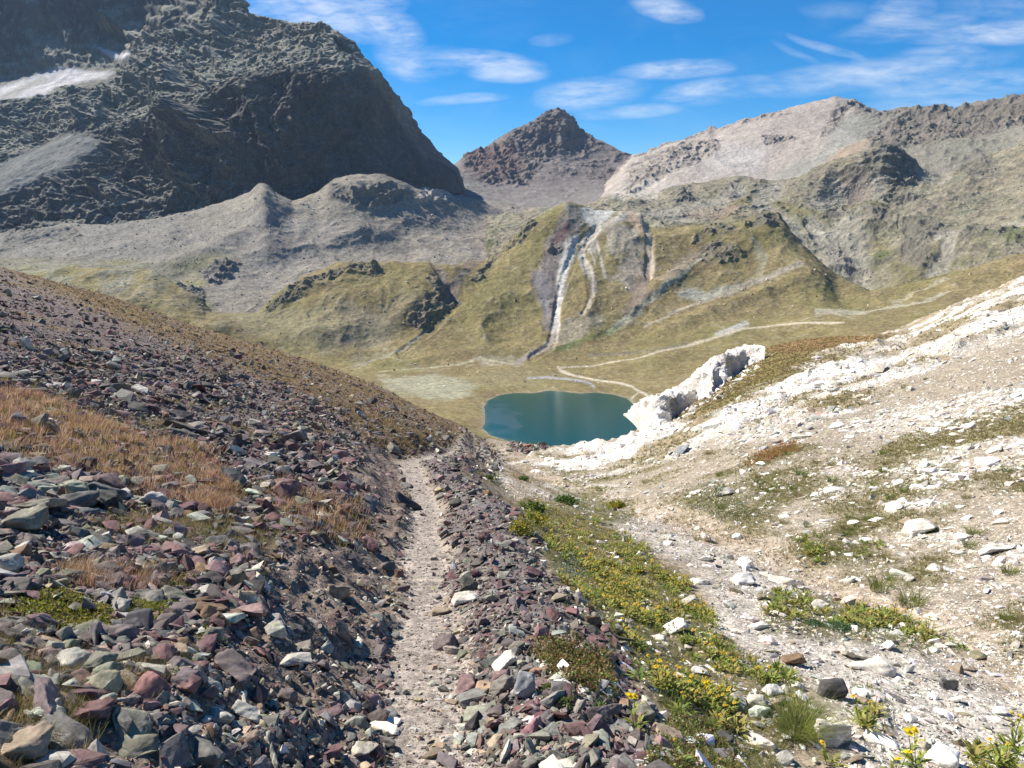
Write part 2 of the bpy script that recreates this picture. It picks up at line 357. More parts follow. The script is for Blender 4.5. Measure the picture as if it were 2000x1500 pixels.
FAR = {}
def far_terrain():
    mat = attr_material('mountain_ground', [60, 14, 4], bump=.45, bump_dist=5.0, var=.16, speck=[(2.6, .9, .22)])
    rockm = attr_material('mountain_rock', [50, 12, 4], bump=.8, bump_dist=3.5, var=.14, speck=[(3.0, .5, .2)], ridge=[(60, .55, 2.0, .22, .5), (22, .8, .9, .20, -.4)])
    slopem = attr_material('mountain_slope', [50, 12, 4], bump=.6, bump_dist=6.0, var=.14, speck=[(3.0, .7, .22)], ridge=[(55, 1.5, 1.0, .16, .6)])
    GR = (.188,.157,.068); GR2 = (.212,.166,.082); GRN = (.115,.14,.04); SCREE = (.205,.195,.175); ROCK = (.115,.108,.10); BEI = (.34,.30,.245)
    # ---- left mountain
    P, nr, nc, T = loft(CC, -600, 1000, 1150, [90, 190, 190, 90, 60, 120, 12], sm=1)
    px, py = proj(P); n = grid_normals(P, nr, nc)
    cliff = sstep(.1, .35, T) * (1 - sstep(1.85, 2.05, T))
    Pd = P + np.stack([fbm(P, 160, 3, seed=3) * 40, 0 * P[:, 0], fbm(P, 160, 3, seed=4) * 40], 1)
    Pr = np.stack([Pd[:, 0] + .75 * Pd[:, 2], Pd[:, 1], Pd[:, 2] - .55 * Pd[:, 0]], 1)
    ribs = .65 * ridged(Pd, 110, 5, .5, seed=1, stretch=(1, .8, .16)) + .35 * ridged(Pd, 38, 4, .55, seed=6, stretch=(1, 1, .3))
    f = fbm(P, 260, 4, seed=2); r2 = ridged(Pr, 75, 5, .5, seed=5, stretch=(1, .8, .38)); r3 = ridged(Pr, 26, 4, .55, seed=8, stretch=(.6, 1, 1.5))
    r4 = ridged(P, 15, 4, .6, seed=9, stretch=(1.2, 1, .55)); vst = fbm(P, 45, 5, .6, seed=13, stretch=(1, 1, .12))
    big = ridged(Pr, 330, 5, .5, seed=11, stretch=(1, .8, .55))
    snowA = mpoly(px, py, [(-80,160),(0,172),(60,150),(100,137),(130,133),(190,140),(222,138),(205,152),(160,158),(110,175),(90,190),(30,194),(-80,200)], 5)
    snowB = mpoly(px, py, [(178,84),(200,92),(235,103),(285,118),(262,122),(232,120),(205,104)], 3)
    plain = np.maximum(snowA, snowB)
    edge = 1 - .9 * sstep(4.6, 5.0, T) * (1 - sstep(5.0, 5.4, T)) * sstep(440, 480, px)
    tail = 1 - sstep(820, 900, px) * .85
    scr = mpoly(px, py, [(-600,330),(0,312),(60,290),(130,258),(190,275),(120,330),(60,370),(0,395),(-600,420)], 12, f, 25)
    up = sstep(2.0, 2.4, T)
    plainw = np.maximum(mpoly(px, py, [(-80,150),(0,160),(60,140),(100,128),(190,128),(226,134),(205,160),(110,182),(60,200),(-80,205)], 16), mpoly(px, py, [(172,80),(205,88),(240,98),(292,116),(264,126),(230,124),(200,112)], 12))
    amp = (1 - .6 * sstep(580, 760, px)) * (1 - plainw * .95) * tail * (1 - scr * .85)
    butt = 1 - sstep(380, 520, px)
    d = amp * (cliff * ((ribs - .4) * 62 + (r2 - .4) * 9) + up * ((big - .35) * 90 * edge + (r2 - .4) * 26 * edge) + (r3 - .4) * 7 * (.35 + .65 * edge) + (r4 - .4) * 6 * (.3 + .7 * edge) + f * 30 * edge + butt * cliff * (big - .35) * 120)
    d += up * butt * bumps(P, px, py, [(300,125,60,25,0,45),(330,60,50,50,0,50),(250,40,70,50,0,-30)]) + bumps(P, px, py, [(120,420,90,60,-25,25),(60,250,60,40,0,-20)])
    q = P[:, 2] + .32 * P[:, 0] + fbm(P, 120, 4, seed=15) * 60 + fbm(P, 25, 3, seed=16) * 10
    def ledge(per): t = q / per; t = t - np.floor(t); return np.minimum(t * 3.5, 1) * (1 - t) ** .6
    lw = np.clip(up * .9 + butt * cliff * .7 + .02, 0, 1) * amp
    d += lw * (ledge(46) * 20 + ledge(19) * 8) * (.4 + .6 * edge)
    nn = n * np.array([1, 1, .6]); P2 = P + nn * d[:, None] * (-1 if n[len(n)//2][1] > 0 else 1)
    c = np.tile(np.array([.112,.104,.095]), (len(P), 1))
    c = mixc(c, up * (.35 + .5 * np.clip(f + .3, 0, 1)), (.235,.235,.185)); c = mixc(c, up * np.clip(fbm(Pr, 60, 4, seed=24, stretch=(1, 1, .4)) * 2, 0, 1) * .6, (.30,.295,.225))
    c = mixc(c, np.clip((.45 - r2) * 2.5, 0, 1) * (.5 - .25 * up), (.10,.095,.085)); c = mixc(c, up * sstep(380, 480, px) * .5, (.30,.285,.23))  # hollows of the relief painted darker, shade put into the rock colour
    c = mixc(c, cliff * np.clip(fbm(P, 90, 4, seed=21) + .1, 0, 1) * .6, (.15,.115,.09))
    c = mixc(c, butt * np.clip(fbm(P, 120, 5, seed=22), 0, 1) * .6, (.19,.17,.11))
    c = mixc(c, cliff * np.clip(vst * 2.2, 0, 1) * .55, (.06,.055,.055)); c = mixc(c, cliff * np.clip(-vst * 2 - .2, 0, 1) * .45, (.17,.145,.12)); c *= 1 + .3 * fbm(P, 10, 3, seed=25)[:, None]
    c = mixc(c, sstep(3.9, 4.3, T) * (1 - sstep(400, 470, px)) * .75, (.085,.088,.082)); c = mixc(c, mpoly(px, py, [(45,20),(70,25),(170,85),(230,120),(200,125),(120,100),(60,115),(55,60)], 8, f, 30) * .6, (.20,.21,.15))  # shade on the upper-left face and its sunlit ridges put into the colour
    c = mixc(c, scr, (.20,.205,.19))
    c = mixc(c, sstep(760, 830, px) * sstep(1.6, 2, T), (.17,.16,.15))
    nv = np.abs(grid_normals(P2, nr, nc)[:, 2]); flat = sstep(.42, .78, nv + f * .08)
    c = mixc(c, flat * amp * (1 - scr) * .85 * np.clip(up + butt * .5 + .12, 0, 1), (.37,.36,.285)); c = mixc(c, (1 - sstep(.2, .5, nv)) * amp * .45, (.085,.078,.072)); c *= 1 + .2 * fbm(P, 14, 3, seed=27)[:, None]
    c = mixc(c, plain, (.60,.585,.58)); 
    c = mixc(c, mpoly(px, py, [(0,190),(40,165),(90,148),(100,160),(60,175),(20,194)], 3, f, 8) * .8, (.38,.36,.33))
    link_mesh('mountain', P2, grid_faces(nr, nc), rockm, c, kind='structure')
    # ---- central peak
    P, nr, nc, T = loft(CD, 600, 1600, 620, [60, 120, 160, 8], sm=1)
    px, py = proj(P); n = grid_normals(P, nr, nc); sg = -1 if n[len(n)//2][1] > 0 else 1
    f = fbm(P, 300, 5, seed=31); rr = ridged(P, 150, 7, .58, seed=32, stretch=(1, 1, .5)); r3 = ridged(P, 45, 5, .6, seed=33)
    rock = np.clip(mpoly(px, py, [(1030,235),(1060,205),(1120,205),(1140,250),(1160,275),(1190,300),(1130,300),(1060,315),(1030,345),(960,345),(920,330),(930,300),(1000,255)], 14, f, 40) , 0, 1)
    rock = np.maximum(rock, .35 * (f > .12) * (py < 350))
    d = rock * ((rr - .45) * 30 + (r3 - .4) * 16) + (1 - rock) * (rr - .4) * 8 + (r3 - .4) * 3
    P2 = P + n * d[:, None] * sg
    c = np.tile(np.array([.215,.187,.168]), (len(P), 1))
    c = mixc(c, sstep(-.3, .5, f) * .6, (.19,.165,.15))
    c = mixc(c, rock * (.3 + .5 * np.clip(.5 + 1.5 * fbm(P, 50, 4, seed=35), 0, 1)), (.15,.125,.112)); c = mixc(c, np.clip((rr - .6) * 3, 0, 1) * .4 * (py < 330), (.22,.19,.17))
    c = mixc(c, mpoly(px, py, [(930,300),(1000,290),(1010,335),(940,345),(905,335)], 12, f, 30) * .6, (.15,.095,.085))
    c = mixc(c, sstep(345, 400, py), (.235,.212,.19))
    c = mixc(c, mpoly(px, py, [(900,350),(940,360),(960,400),(900,420),(870,380)], 15, f, 30) * .6, (.22,.22,.195))
    link_mesh('mountain', P2, grid_faces(nr, nc), slopem, c, kind='structure')
    # ---- right ridge
    P, nr, nc, T = loft(CE, 1050, 2700, 1150, [40, 110, 110, 8], sm=1)
    px, py = proj(P); n = grid_normals(P, nr, nc); sg = -1 if n[len(n)//2][1] > 0 else 1
    f = fbm(P, 260, 5, seed=41); rr = ridged(P, 130, 7, .58, seed=42, stretch=(1.3, 1, .6)); r3 = ridged(P, 35, 5, .6, seed=43)
    right = sstep(1640, 1760, px)
    crest = sstep(2.35, 2.75, T)
    rock = np.clip(crest * (f > -.15) * .8 + mpoly(px, py, [(1225,370),(1230,330),(1300,285),(1400,262),(1400,290),(1320,310),(1290,345),(1240,375)], 10, f, 30) * .8
                   + mpoly(px, py, [(1590,262),(1640,205),(1665,205),(1640,250),(1600,285)], 6, f, 15) + mpoly(px, py, [(1480,262),(1560,262),(1560,275),(1500,282)], 5, f, 12)
                   + right * mpoly(px, py, [(1690,262),(1760,225),(1850,208),(1900,205),(2010,184),(2010,235),(1900,262),(1840,275),(1700,290)], 8, f, 20), 0, 1)
    rock = np.clip(rock + right * .35 * np.clip(f * 2 + .4, 0, 1), 0, 1)
    d = rock * ((rr - .45) * 24 + (r3 - .4) * 13) * (1 - .55 * sstep(2.6, 3, T)) + (1 - rock) * (rr - .45) * 4.5 + (r3 - .4) * 2.2
    P2 = P + n * d[:, None] * sg
    c = np.tile(np.array([.40,.35,.30]), (len(P), 1))
    c = mixc(c, sstep(1400, 1560, px) * .5, (.32,.275,.235)); c *= 1 + .28 * fbm(P, 60, 5, .6, seed=48, stretch=(1.6, .5, .3))[:, None]; c = np.clip(c, .02, .9)
    c = mixc(c, mpoly(px, py, [(1380,345),(1420,290),(1500,280),(1470,340)], 20, f, 30) * .5, (.47,.44,.41))
    c = mixc(c, mpoly(px, py, [(1590,310),(1640,215),(1700,215),(1730,245),(1680,290),(1620,340),(1500,350)], 10, f, 20) * .8, (.27,.265,.225))
    c = mixc(c, mpoly(px, py, [(1600,330),(1640,290),(1700,262),(1720,270),(1680,300),(1650,320)], 8, f, 14) * .7, (.38,.26,.17))
    c = mixc(c, right, (.25,.23,.18))
    c = mixc(c, right * np.clip(f * 2.5, 0, 1) * .7, (.21,.215,.16))
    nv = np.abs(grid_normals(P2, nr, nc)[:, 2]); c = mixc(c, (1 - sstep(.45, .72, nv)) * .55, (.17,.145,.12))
    c = mixc(c, rock * (.3 + .4 * right), (.17,.145,.12))
    c = mixc(c, mpoly(px, py, [(1270,350),(1230,365),(1180,378),(1250,390),(1330,360)], 8) * .6, (.45,.41,.35))
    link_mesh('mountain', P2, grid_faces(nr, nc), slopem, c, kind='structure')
    # ---- moraine and scree below the cliff
    P, nr, nc, T = loft(CB, -600, 1500, 1150, [120, 130, 12], sm=3)
    px, py = proj(P); n = grid_normals(P, nr, nc); sg = -1 if n[len(n)//2][1] > 0 else 1
    f = fbm(P, 220, 5, seed=51); g = ridged(P, 180, 3, .5, seed=52); r3 = ridged(P, 30, 5, .6, seed=53); g2 = fbm(P, 60, 4, seed=54)
    h = bumps(P, px, py, [(700,365,80,18,0,9),(560,470,90,35,-25,6),(850,385,45,20,0,12),(760,440,130,25,-10,8),(420,480,120,14,-28,8),(830,470,100,24,5,10),(300,470,60,60,0,6),(950,440,60,40,0,-6),(920,400,60,12,0,6)])
    rk = np.maximum(mpoly(px, py, [(625,395),(650,362),(700,372),(760,362),(800,380),(770,398),(700,410),(660,392)], 6, f, 16), 0)
    pale = mpoly(px, py, [(805,400),(822,372),(850,362),(880,380),(888,396),(850,400)], 5, f, 12)
    lr = np.maximum.reduce([mpoly(px, py, [(385,530),(430,510),(468,515),(450,545),(410,555)], 4, f, 10), mpoly(px, py, [(310,575),(345,560),(400,572),(395,590),(330,590)], 4, f, 12), mpoly(px, py, [(0,440),(60,430),(150,430),(160,460),(60,475),(0,490)], 8, f, 25)*.7])
    mnd = 1 - sstep(-.2, .4, f)
    d = h + (g - .4) * 9 + f * 6 + g2 * 2.0 + (r3 - .4) * 2.5 + np.maximum(rk, lr) * ((r3 - .35) * 12 + 2) + pale * (r3 - .3) * 12
    P2 = P + n * d[:, None] * sg
    c = np.tile(np.array([.225,.20,.16]), (len(P), 1))
    c = mixc(c, (1 - sstep(250, 560, px)) * .6, (.175,.168,.145))
    c = mixc(c, mpoly(px, py, [(420,480),(520,420),(640,440),(620,500),(480,540)], 20, f, 40) * .5, (.225,.205,.18))
    c = mixc(c, sstep(820, 1000, px) * .6, (.255,.22,.18))
    c = mixc(c, sstep(.1, .6, g2) * .35, (.15,.145,.135)); c *= 1 + .22 * fbm(P, 7, 3, seed=57)[:, None] + .15 * fbm(P, 40, 3, seed=58, stretch=(1.5, 1, .3))[:, None]
    c = mixc(c, np.maximum(rk, lr) * .65, (.125,.115,.10)); c = mixc(c, pale, (.33,.295,.25))
    grs = mpoly(px, py, [(-600,520),(60,505),(140,515),(250,512),(300,530),(380,520),(420,505),(460,512),(420,540),(390,570),(400,600),(390,640),(200,660),(-600,660)], 12, f, 30)
    c = mixc(c, grs * (1 - lr) * (.4 + .5 * sstep(-.3, .3, g2)), (.185,.175,.09))
    FAR['moraine'] = (P2, nr, nc, px, py, c, .3 + .7 * np.clip(g2 * 2.5 + f, 0, 1)); link_mesh('hills', P2, grid_faces(nr, nc), mat, c, kind='structure')
    # ---- right hand slopes
    P, nr, nc, T = loft(CF, 950, 2700, 1250, [110, 110, 130, 10], sm=2)
    px, py = proj(P); n = grid_normals(P, nr, nc); sg = -1 if n[len(n)//2][1] > 0 else 1
    f = fbm(P, 170, 5, seed=61); rr = ridged(P, 120, 6, .58, seed=62, stretch=(1, 1, 1.3)); r3 = ridged(P, 32, 5, .62, seed=63, stretch=(1, 1, 1.4)); g2 = fbm(P, 45, 5, seed=64)
    h = bumps(P, px, py, [(1740,300,45,25,0,5),(1700,350,60,50,0,14),(1660,380,40,40,0,-22),(1610,350,12,40,35,12),(1640,420,70,18,0,16),(1700,440,50,40,0,18),(1600,520,30,50,-30,-25),(1690,520,60,60,30,-30),(1800,460,60,50,0,12),(1900,480,90,25,-8,18),(1960,350,60,60,0,-10),(1850,400,40,20,0,10)])
    fans = [[(1590,440,10),(1640,480,30),(1680,540,34),(1700,580,24)],[(1700,360,22),(1640,370,26),(1600,400,20)],[(1810,330,18),(1840,345,14)],[(1440,370,14),(1400,395,18),(1330,405,20),(1270,410,16)],[(1880,470,8),(1820,530,16),(1760,600,18)],[(1520,360,12),(1480,385,16),(1500,410,12),(1560,450,14),(1600,500,22)],[(1990,430,8),(1900,450,8),(1830,480,10)],[(1660,470,40),(1680,520,30)],[(1800,570,14),(1880,540,10),(1990,500,10)]]
    scree = np.zeros(len(P))
    for l in fans: scree = np.maximum(scree, mline(px, py, l, f, 26))
    rockz = [[(1690,300),(1720,280),(1750,283),(1790,325),(1800,350),(1740,360),(1700,330)],[(1575,380),(1580,350),(1600,335),(1602,360),(1585,395)],[(1600,420),(1680,420),(1740,430),(1760,450),(1680,470),(1640,455)],[(1700,380),(1800,390),(1780,410),(1700,400)],[(1860,465),(1900,455),(1990,450),(1960,475),(1880,490)],[(1840,300),(1900,290),(1960,330),(1900,350)],[(1330,370),(1350,365),(1360,380),(1340,395)],[(1760,440),(1800,430),(1850,460),(1800,520),(1760,500)]]
    rock = np.zeros(len(P))
    for z in rockz: rock = np.maximum(rock, mpoly(px, py, z, 8, f, 26))
    rock = np.clip(rock + np.clip(f * 2.2 - .15, 0, 1) * sstep(1500, 1640, px) * .55, 0, 1) * (1 - scree)
    d = h + rock * ((rr - .4) * 18 + (r3 - .4) * 12) + (1 - rock) * ((rr - .4) * 11 + (r3 - .4) * 5.5) + f * 9 - scree * 4 + g2 * 2
    d *= 1 - .4 * sstep(2.7, 3.0, T)
    P2 = P + n * d[:, None] * sg
    c = np.tile(np.array([.275,.24,.168]), (len(P), 1)); c = mixc(c, np.clip(fbm(P, 38, 5, .6, seed=68) * 2.2, 0, 1) * .6, (.17,.145,.08)); c = mixc(c, np.clip(ridged(P, 40, 4, .6, seed=69, stretch=(1, 1, 2)) * 1.8 - .75, 0, 1) * .5, (.13,.125,.095))
    tint = sstep(1500, 1250, px) if False else 1 - sstep(1250, 1520, px)
    c = mixc(c, tint * .5, (.30,.265,.19))
    c = mixc(c, np.clip(g2 * 1.6 + .2, 0, 1) * .7, (.205,.205,.14))
    low = sstep(400, 520, py + f * 60)
    c = mixc(c, np.clip(low * (.35 + g2 * 1.3) , 0, .9), (.155,.15,.06))
    gz = [[(1480,400),(1560,395),(1640,410),(1620,440),(1540,430)],[(1560,430),(1700,410),(1740,440),(1640,450)],[(1480,440),(1700,440),(1680,400)],[(1300,440),(1420,425),(1480,440),(1400,470)],[(1690,480),(1710,450),(1730,480),(1700,495)],[(1750,500),(1850,490),(1860,560),(1760,580)],[(1350,400),(1420,380),(1500,375),(1440,400)]]
    for z in gz: c = mixc(c, mpoly(px, py, z, 12, g2, 26) * (1 - rock) * .75, (.165,.145,.06))
    c = mixc(c, np.clip((g2 - .25) * 4, 0, 1) * low * .5, (.10,.13,.045))
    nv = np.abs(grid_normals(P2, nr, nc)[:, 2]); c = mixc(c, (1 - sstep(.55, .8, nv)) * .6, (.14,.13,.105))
    c = mixc(c, rock * .62, (.15,.138,.115)); c *= 1 + .2 * fbm(P, 8, 3, seed=67)[:, None]
    c = mixc(c, scree * .85, (.285,.262,.21))
    c = mixc(c, mpoly(px, py, [(1190,378),(1230,355),(1300,360),(1280,378),(1230,385)], 6, f, 10) * .9, (.44,.40,.33))
    c = mixc(c, mpoly(px, py, [(1640,340),(1680,330),(1700,370),(1660,390)], 8, f, 16) * .6, (.24,.19,.155))
    c = mixc(c, mpoly(px, py, [(1340,410),(1440,400),(1450,425),(1360,420)], 6, f, 14) * .6, (.27,.20,.14))
    FAR['slopes'] = (P2, nr, nc, px, py, c, .3 + .7 * np.clip(g2 * 2.5 + scree, 0, 1)); link_mesh('hills', P2, grid_faces(nr, nc), slopem, c, kind='structure')
    # ---- valley floor and grassy hills
    P, nr, nc, T = loft(CA, -700, 2700, 1900, [10, 60, 90, 110, 130, 150, 14], sm=3)
    px, py = proj(P); n = grid_normals(P, nr, nc); sg = -1 if n[len(n)//2][1] > 0 else 1
    f = fbm(P, 120, 5, seed=71); g2 = fbm(P, 30, 5, seed=72); r3 = ridged(P, 22, 5, .6, seed=73); rr = ridged(P, 90, 5, .5, seed=74)
    hill = sstep(3.0, 4.2, T)
    h = bumps(P, px, py, [(640,560,50,25,-20,5),(560,580,40,14,-30,4),(640,650,110,20,-8,9),(880,560,12,40,-40,-14),(800,600,60,16,-40,5),(960,600,70,50,-40,8),(1300,560,60,12,-35,9),(1420,470,70,30,0,9),(1500,440,40,30,0,10),(1420,600,120,12,-20,8),(1550,640,160,12,-5,6),(1300,700,160,10,-12,4),(850,700,140,9,-6,4),(1200,480,30,60,0,8),(1120,420,30,20,0,0),(1150,560,16,60,0,6),(1560,560,60,30,30,10),(1640,560,20,40,-30,-8)])
    gul = [([(1165,445,5),(1130,475,8),(1108,530,7),(1092,590,5),(1085,640,6),(1075,680,6),(1040,700,5)],9), ([(1160,450,5),(1142,490,4),(1150,540,5),(1157,590,4),(1140,620,3)],6), ([(1265,425,5),(1272,480,6),(1270,545,6)],8), ([(1440,445,4),(1370,510,6),(1310,560,7),(1240,630,7),(1170,665,6)],3),
           ([(850,515,5),(880,545,8),(885,590,8),(850,640,5),(780,690,4)],7), ([(1055,520,7),(1050,580,10),(1070,640,6)],4), ([(1240,450,6),(1262,510,8),(1270,550,4)],5), ([(740,530,4),(755,570,4),(750,600,3)],3), ([(1190,460,4),(1175,520,5)],3), ([(1215,460,4),(1205,520,5)],3)]
    dg = np.zeros(len(P))
    for l, dep in gul: dg -= .28 * dep * mline(px, py, [(a, b, w * 1.3) for a, b, w in l], f, 5)
    rz = [[(522,600),(560,565),(610,535),(700,513),(735,515),(740,530),(690,535),(630,552),(590,572),(560,590),(525,603)], [(830,545),(845,528),(885,575),(890,592),(850,618),(820,640),(785,632),(790,620),(830,600),(840,570)], [(920,548),(960,500),(1000,462),(1040,430),(1048,436),(1010,470),(975,505),(935,545)],
          [(1370,500),(1390,478),(1430,482),(1440,500),(1400,518),(1365,515)],[(1355,460),(1400,448),(1425,445),(1380,468),(1350,480)],[(1460,440),(1480,422),(1520,425),(1515,450),(1470,448)],[(1070,485),(1082,475),(1092,485),(1080,498)]]
    rock = np.zeros(len(P))
    for z in rz: rock = np.maximum(rock, mpoly(px, py, z, 6, f * .5 + g2 * .8, 22))
    d = h * .75 + dg + rock * ((r3 - .35) * 9 + 1.0) + hill * ((rr - .4) * 6 + (r3 - .4) * 1.0) + f * (2 + 3 * hill) + g2 * (.5 + .6 * hill)
    fl = 1 - sstep(2.0, 3.2, T)
    d = d * (1 - fl * .55)
    P2 = P + n * d[:, None] * sg
    # lake basin
    gx, gy, gz_ = at(np.array([p[0] for p in LAKE_PX]), np.array([p[1] for p in LAKE_PX]), 100.0)
    k = (LAKE_Z - EYE) / (gz_ - EYE); lake = [(float(a), float(b)) for a, b in zip(gx * k, gy * k)]
    s = (P2[:, 1] < 900) & (np.abs(P2[:, 0]) < 300)
    sd = np.full(len(P), 1e3); sd[s] = sd_poly(P2[s, 0], P2[s, 1], lake); sd = sd + f * 3.5 + g2 * 1.5
    zl = LAKE_Z + np.clip(sd * .13, -9, 60)
    w = 1 - sstep(2, 60, sd)
    P2[:, 2] = np.where(sd < 60, P2[:, 2] * (1 - w) + zl * w, P2[:, 2])
    P2[:, 2] = np.where((sd > 2) & (T > 1), np.maximum(P2[:, 2], LAKE_Z + .25 + np.minimum(sd * .03, 1.)), P2[:, 2])
    c = np.tile(np.array(GR), (len(P), 1))
    c = mixc(c, np.clip(f + .35, 0, 1) * .75, GR2)
    c = mixc(c, np.clip(g2 * 1.5, 0, 1) * .5, (.155,.115,.055))
    c = mixc(c, hill * np.clip(-f * 1.6, 0, 1) * .6, (.165,.152,.055))
    c = mixc(c, hill * np.clip((rr - .62) * 3, 0, 1) * .55, (.19,.165,.12))
    c = mixc(c, np.clip(fbm(P, 55, 5, .6, seed=78, stretch=(1, 1, .5)) * 2 - .15, 0, 1) * .55, (.185,.135,.075)); c = mixc(c, np.clip(fbm(P, 80, 4, seed=81) * 2 - .3, 0, 1) * .4, (.145,.14,.05))
    # scattered pale stones on the turf
    st = np.clip((fbm(P, 9, 3, seed=77) - .32) * 5, 0, 1)
    c = mixc(c, st * .35, (.27,.25,.18))
    def pa(pts, col, soft=6, na=14, a=1.): 
        nonlocal c; c = mixc(c, mpoly(px, py, pts, soft, g2, na) * a, col)
    def ln(pts, col, na=5, a=1.):
        nonlocal c; c = mixc(c, mline(px, py, pts, g2, na) * a, col)
    pa([(400,640),(480,610),(560,600),(700,600),(760,640),(740,690),(640,680),(520,660)], (.21,.19,.12), 20, 40, .55)
    pa([(740,560),(830,600),(780,660),(700,700),(650,660)], (.22,.185,.14), 20, 40, .35)
    pa([(740,740),(820,732),(900,745),(930,765),(900,785),(800,785),(745,768)], (.285,.28,.20), 12, 20, .75)
    pa([(900,735),(1000,720),(1090,730),(1080,755),(960,762)], (.21,.185,.10), 14, 20, .6)
    pa([(930,700),(1010,700),(1020,712),(940,715)], (.25,.235,.17), 5, 10, .6)
    pa([(1060,640),(1045,560),(1050,520),(1075,450),(1090,425),(1120,400),(1135,420),(1130,470),(1105,540),(1090,600),(1085,650),(1070,655)], (.20,.168,.15), 7, 14, .9)
    pa([(1040,530),(1058,525),(1075,560),(1078,620),(1066,612),(1050,590)], (.165,.155,.15), 5, 8, .9)
    pa([(1085,450),(1110,430),(1108,470),(1080,470)], (.15,.095,.085), 5, 8, .9)
    pa([(1098,398),(1115,394),(1150,415),(1148,440),(1120,432)], (.22,.205,.165), 4, 8, .9)
    pa([(1130,405),(1150,402),(1200,412),(1185,432),(1160,445),(1150,438)], (.42,.405,.36), 4, 12)
    pa([(1150,445),(1185,432),(1225,412),(1250,418),(1240,432),(1210,436),(1180,450),(1165,470),(1135,478),(1125,475)], (.40,.36,.29), 5, 12)
    pa([(1225,415),(1262,425),(1268,460),(1240,450),(1222,430)], (.36,.27,.19), 5, 10, .9)
    pa([(1180,440),(1225,436),(1250,470),(1268,540),(1240,540),(1225,560),(1200,545),(1220,500),(1190,480)], (.265,.235,.185), 9, 30, .85)
    pa([(1140,455),(1170,460),(1165,500),(1142,490)], (.27,.255,.21), 4, 10, .9)
    pa([(1245,540),(1262,535),(1270,560),(1262,600),(1225,640),(1205,640),(1230,590)], (.225,.175,.14), 8, 16, .8)
    pa([(1310,535),(1345,500),(1395,470),(1420,445),(1440,448),(1400,480),(1350,520),(1300,560),(1280,560)], (.27,.225,.165), 6, 18, .7)
    pa([(1320,575),(1340,560),(1380,570),(1440,548),(1490,550),(1440,575),(1380,590),(1340,590)], (.31,.305,.245), 6, 14, .85)
    pa([(1470,470),(1500,500),(1485,560),(1478,545),(1488,510)], (.27,.25,.18), 5, 14, .6)
    pa([(1110,625),(1180,625),(1140,660),(1085,680),(1070,690),(1075,670)], (.27,.24,.18), 9, 20, .7)
    pa([(850,515),(880,540),(905,525),(925,530),(900,560),(890,590),(870,560)], (.225,.185,.15), 6, 12, .85)
    pa([(905,510),(950,505),(900,540)], (.20,.155,.11), 5, 8, .8)
    ln([(1128,462,5),(1117,475,11),(1108,500,10),(1100,530,9),(1093,560,6),(1090,590,4),(1090,610,4),(1085,640,6),(1084,655,5)], (.50,.465,.40))
    ln([(1170,455,4),(1142,475,5),(1140,500,4),(1150,530,6),(1160,555,5),(1158,580,3),(1148,605,3),(1138,620,2)], (.38,.33,.26))
    ln([(1133,490,4),(1135,510,3),(1145,540,2)], (.22,.225,.21))
    ln([(1165,470,2),(1172,500,2),(1180,545,3)], (.33,.30,.24)); ln([(1188,470,1.6),(1192,500,1.4)], (.30,.28,.22)); ln([(1155,490,1.4),(1162,520,1.4)], (.33,.30,.24))
    ln([(1248,420,3),(1262,440,4),(1268,480,6),(1272,520,6),(1272,550,3)], (.40,.33,.25))
    ln([(1085,650,5),(1078,665,6),(1062,682,5),(1040,692,4),(1025,703,4),(1008,708,3)], (.26,.225,.18))
    ln([(1375,500,2),(1345,530,3),(1320,550,4),(1290,575,5),(1260,600,5),(1225,628,7),(1190,648,5)], (.31,.29,.20))
    pa([(1170,650),(1230,630),(1200,650),(1130,672),(1060,700),(1050,695)], (.115,.15,.045), 5, 8, .7)
    ln([(1260,640,1.6),(1320,615,2),(1380,590,3),(1440,565,4),(1500,545,5),(1560,520,6)], (.29,.25,.18))
    ln([(1600,612,3),(1640,606,5),(1690,610,5),(1730,600,3),(1790,590,3.5),(1860,575,3)], (.34,.315,.24), 14, .75)
    ln([(1560,630,2),(1620,610,3),(1660,622,3)], (.31,.28,.2), 12, .6); ln([(1740,590,3),(1800,565,3),(1850,545,3)], (.31,.285,.2), 14, .6)
    ln([(1400,655,5),(1425,650,7),(1455,636,8)], (.32,.31,.27)); ln([(1000,712,1.4),(940,702,2),(900,712,1.3),(800,722,1.1),(740,732,1.)], (.30,.27,.18))
    # trails and streams
    ln([(1272,782,2.),(1245,770,2.),(1232,760,2.2),(1205,752,2),(1160,745,2),(1120,735,2.2),(1098,726,2.4),(1090,718,2)], (.42,.37,.28), 1)
    ln([(1090,720,1.4),(1150,716,1.2),(1250,698,1.5),(1300,684,2),(1340,675,2.2),(1400,660,2),(1450,648,1.8),(1560,640,1.5),(1650,636,1.2)], (.37,.32,.23), 2)
    ln([(1030,742,2),(1070,740,2.6),(1110,744,2.4),(1150,752,2.6),(1160,762,2)], (.27,.26,.25), 3)
    ln([(1262,800,1.2),(1240,795,1.5),(1232,785,1.5),(1245,775,1.2)], (.36,.33,.25), 1)
    ln([(1150,695,3),(1220,690,2.5),(1300,680,2),(1340,670,2)], (.16,.145,.10), 3, .7)
    ln([(860,735,1),(780,705,1),(740,690,1.4),(700,720,1)], (.24,.21,.14), 3, .6); ln([(835,640,1.5),(790,680,2),(740,700,1.5),(690,712,1.2)], (.25,.235,.19), 3, .8)
    pa([(450,545),(475,535),(500,550),(470,590),(420,610),(410,600)], SCREE, 6, 10, .0)
    c = mixc(c, rock * (.45 + .4 * np.clip(.5 + g2 * 2.5, 0, 1)), (.14,.128,.108)); c *= 1 + .16 * fbm(P, 6, 3, seed=79)[:, None] + .12 * fbm(P, 60, 4, seed=80)[:, None]
    lf = (1 - sstep(250, 480, px)) * sstep(4.2, 5, T)
